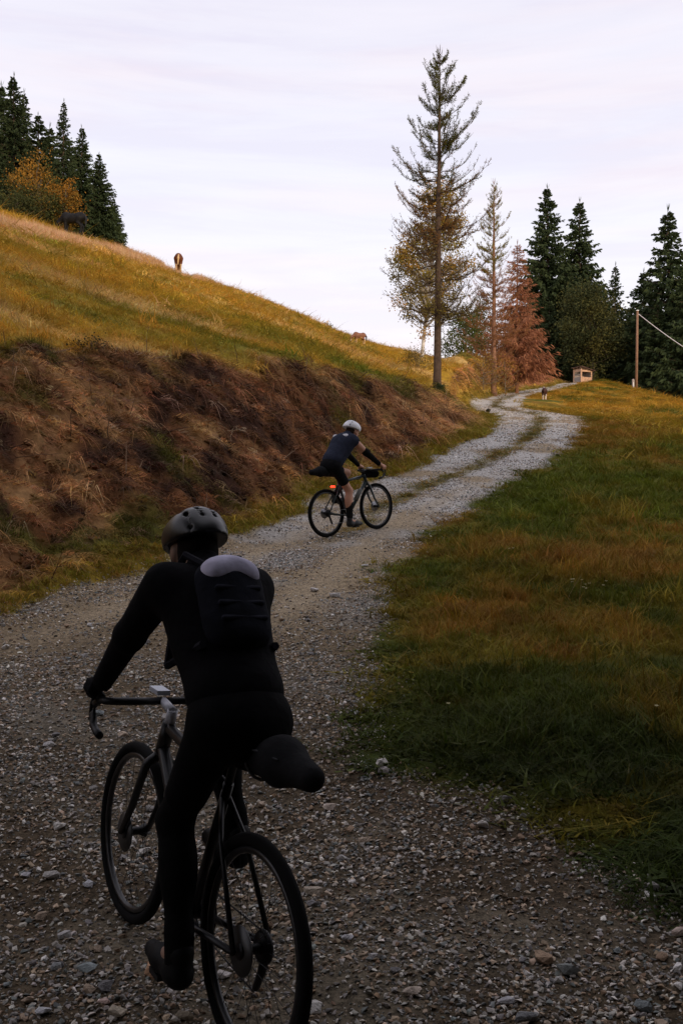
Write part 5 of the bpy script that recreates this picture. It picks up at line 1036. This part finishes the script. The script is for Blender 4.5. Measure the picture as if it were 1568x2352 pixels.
# small backpack on the near rider's back
u, bk2, Rt = rN['u'], rN['back'], rN['Rt']; pc = rN['sh']-u*.16+bk2*.16
bp_ = empty('backpack'); bp_.matrix_world = mN; tag(bp_, 'small dark backpack with pale lilac top worn by the near rider', 'backpack')
s_ = SDF()
for a_ in (-.105, -.035, .035, .10):
    for b_ in (-.065, -.022, .022, .065): s_.ell(pc+u*a_*(1-.12*(abs(b_) > .05))+np.array([0, b_, 0])-bk2*(.03+.012*(abs(b_) > .05)), (.062, .05, .052), Rt, .035)
pk = sdf_obj(s_, 'bag_body', fab('pack_cloth', (.010, .011, .016)), .008, bp_)
s_ = SDF()
for b_ in (-.06, -.02, .02, .06): s_.ell(pc+u*(.115-.015*(abs(b_) > .05))-bk2*.02+np.array([0, b_, 0]), (.052, .045, .050), Rt, .035)
tag(sdf_obj(s_, 'top_panel', fab('pack_lilac', (.46, .44, .56)), .008, bp_), 'pale lilac top panel')
for i, a_ in enumerate((.035, -.02, -.075)):
    s_ = SDF(); s_.cap(pc+u*a_+bk2*.016+np.array([0, -.075, 0]), pc+u*(a_-.006)+bk2*.020+np.array([0, .075, 0]), .010, .010, .01); sdf_obj(s_, 'compression_strap', fab('pack_band', (.020, .021, .030)), .006, bp_)
m = MB()
for s in (-1, 1):
    c = rN['sh']; m.tube([pc+u*.13+np.array([0, s*.06, 0])-bk2*.03, c+u*.06+bk2*.06+np.array([0, s*.10, 0]), c+u*.03-bk2*.07+np.array([0, s*.11, 0]), c-u*.12-bk2*.135+np.array([0, s*.10, 0]), c-u*.26-bk2*.12+np.array([0, s*.15, 0]), pc-u*.14-bk2*.05+np.array([0, s*.13, 0])], .014, 6)
m.build('strap', fab('pack_strap', (.014, .014, .018)), bp_)

far_pal = dict(strap=strap_m, rim=mat('far_rim', (.015, .015, .016), .35, .4), tyre=rb, black=bk_, steel=stl, frame=mat('far_frame', (.020, .034, .036), .35, .5), stem=bk_, comp=mat('grey_computer', (.45, .45, .45), .5, .4), bottle=mat('grey_bottle', (.16, .17, .16), .5, .3), bag=fab('far_bag', (.012, .012, .013)), light=mat('red_tail_light', (.8, .02, .01), .4, .3, emit=((1.0, .03, .008), 3.5)))
mF = frame_matrix((-.19, 14.2), (.545, 14.9))
far_bike = bicycle('dark gravel bicycle with seat bag and glowing red tail light, ridden up the track', mF, far_pal, 96, barbag=True, light=True)
fp = dict(skin=mat('skin_far', (.52, .27, .18), .55, .3, var=.12, vscale=8), jersey=fab('far_jersey', (.024, .028, .045)), shorts=fab('far_shorts', (.008, .008, .009)), sock=fab('far_socks', (.010, .010, .010)), shoe=mat('far_shoe', (.012, .012, .012), .5, .3), glove=rb, helmet=mat('white_helmet', (.72, .72, .74), .35, .5), black=bk_, hair=fab('far_hair', (.03, .02, .015)), stripe=fab('white_stripe', (.60, .60, .64)))
rider('rider with white helmet and dark jersey riding up the track past the bank', mF, 96, fp, dict(hip=(.155, 0, 1.0), sh=(.49, 0, 1.375), head=(.64, 0, 1.485), pitch=16, sleeve=(.08, 0), short=.62, armwarmer=True, hair=True, bulk=.012, res=.010))
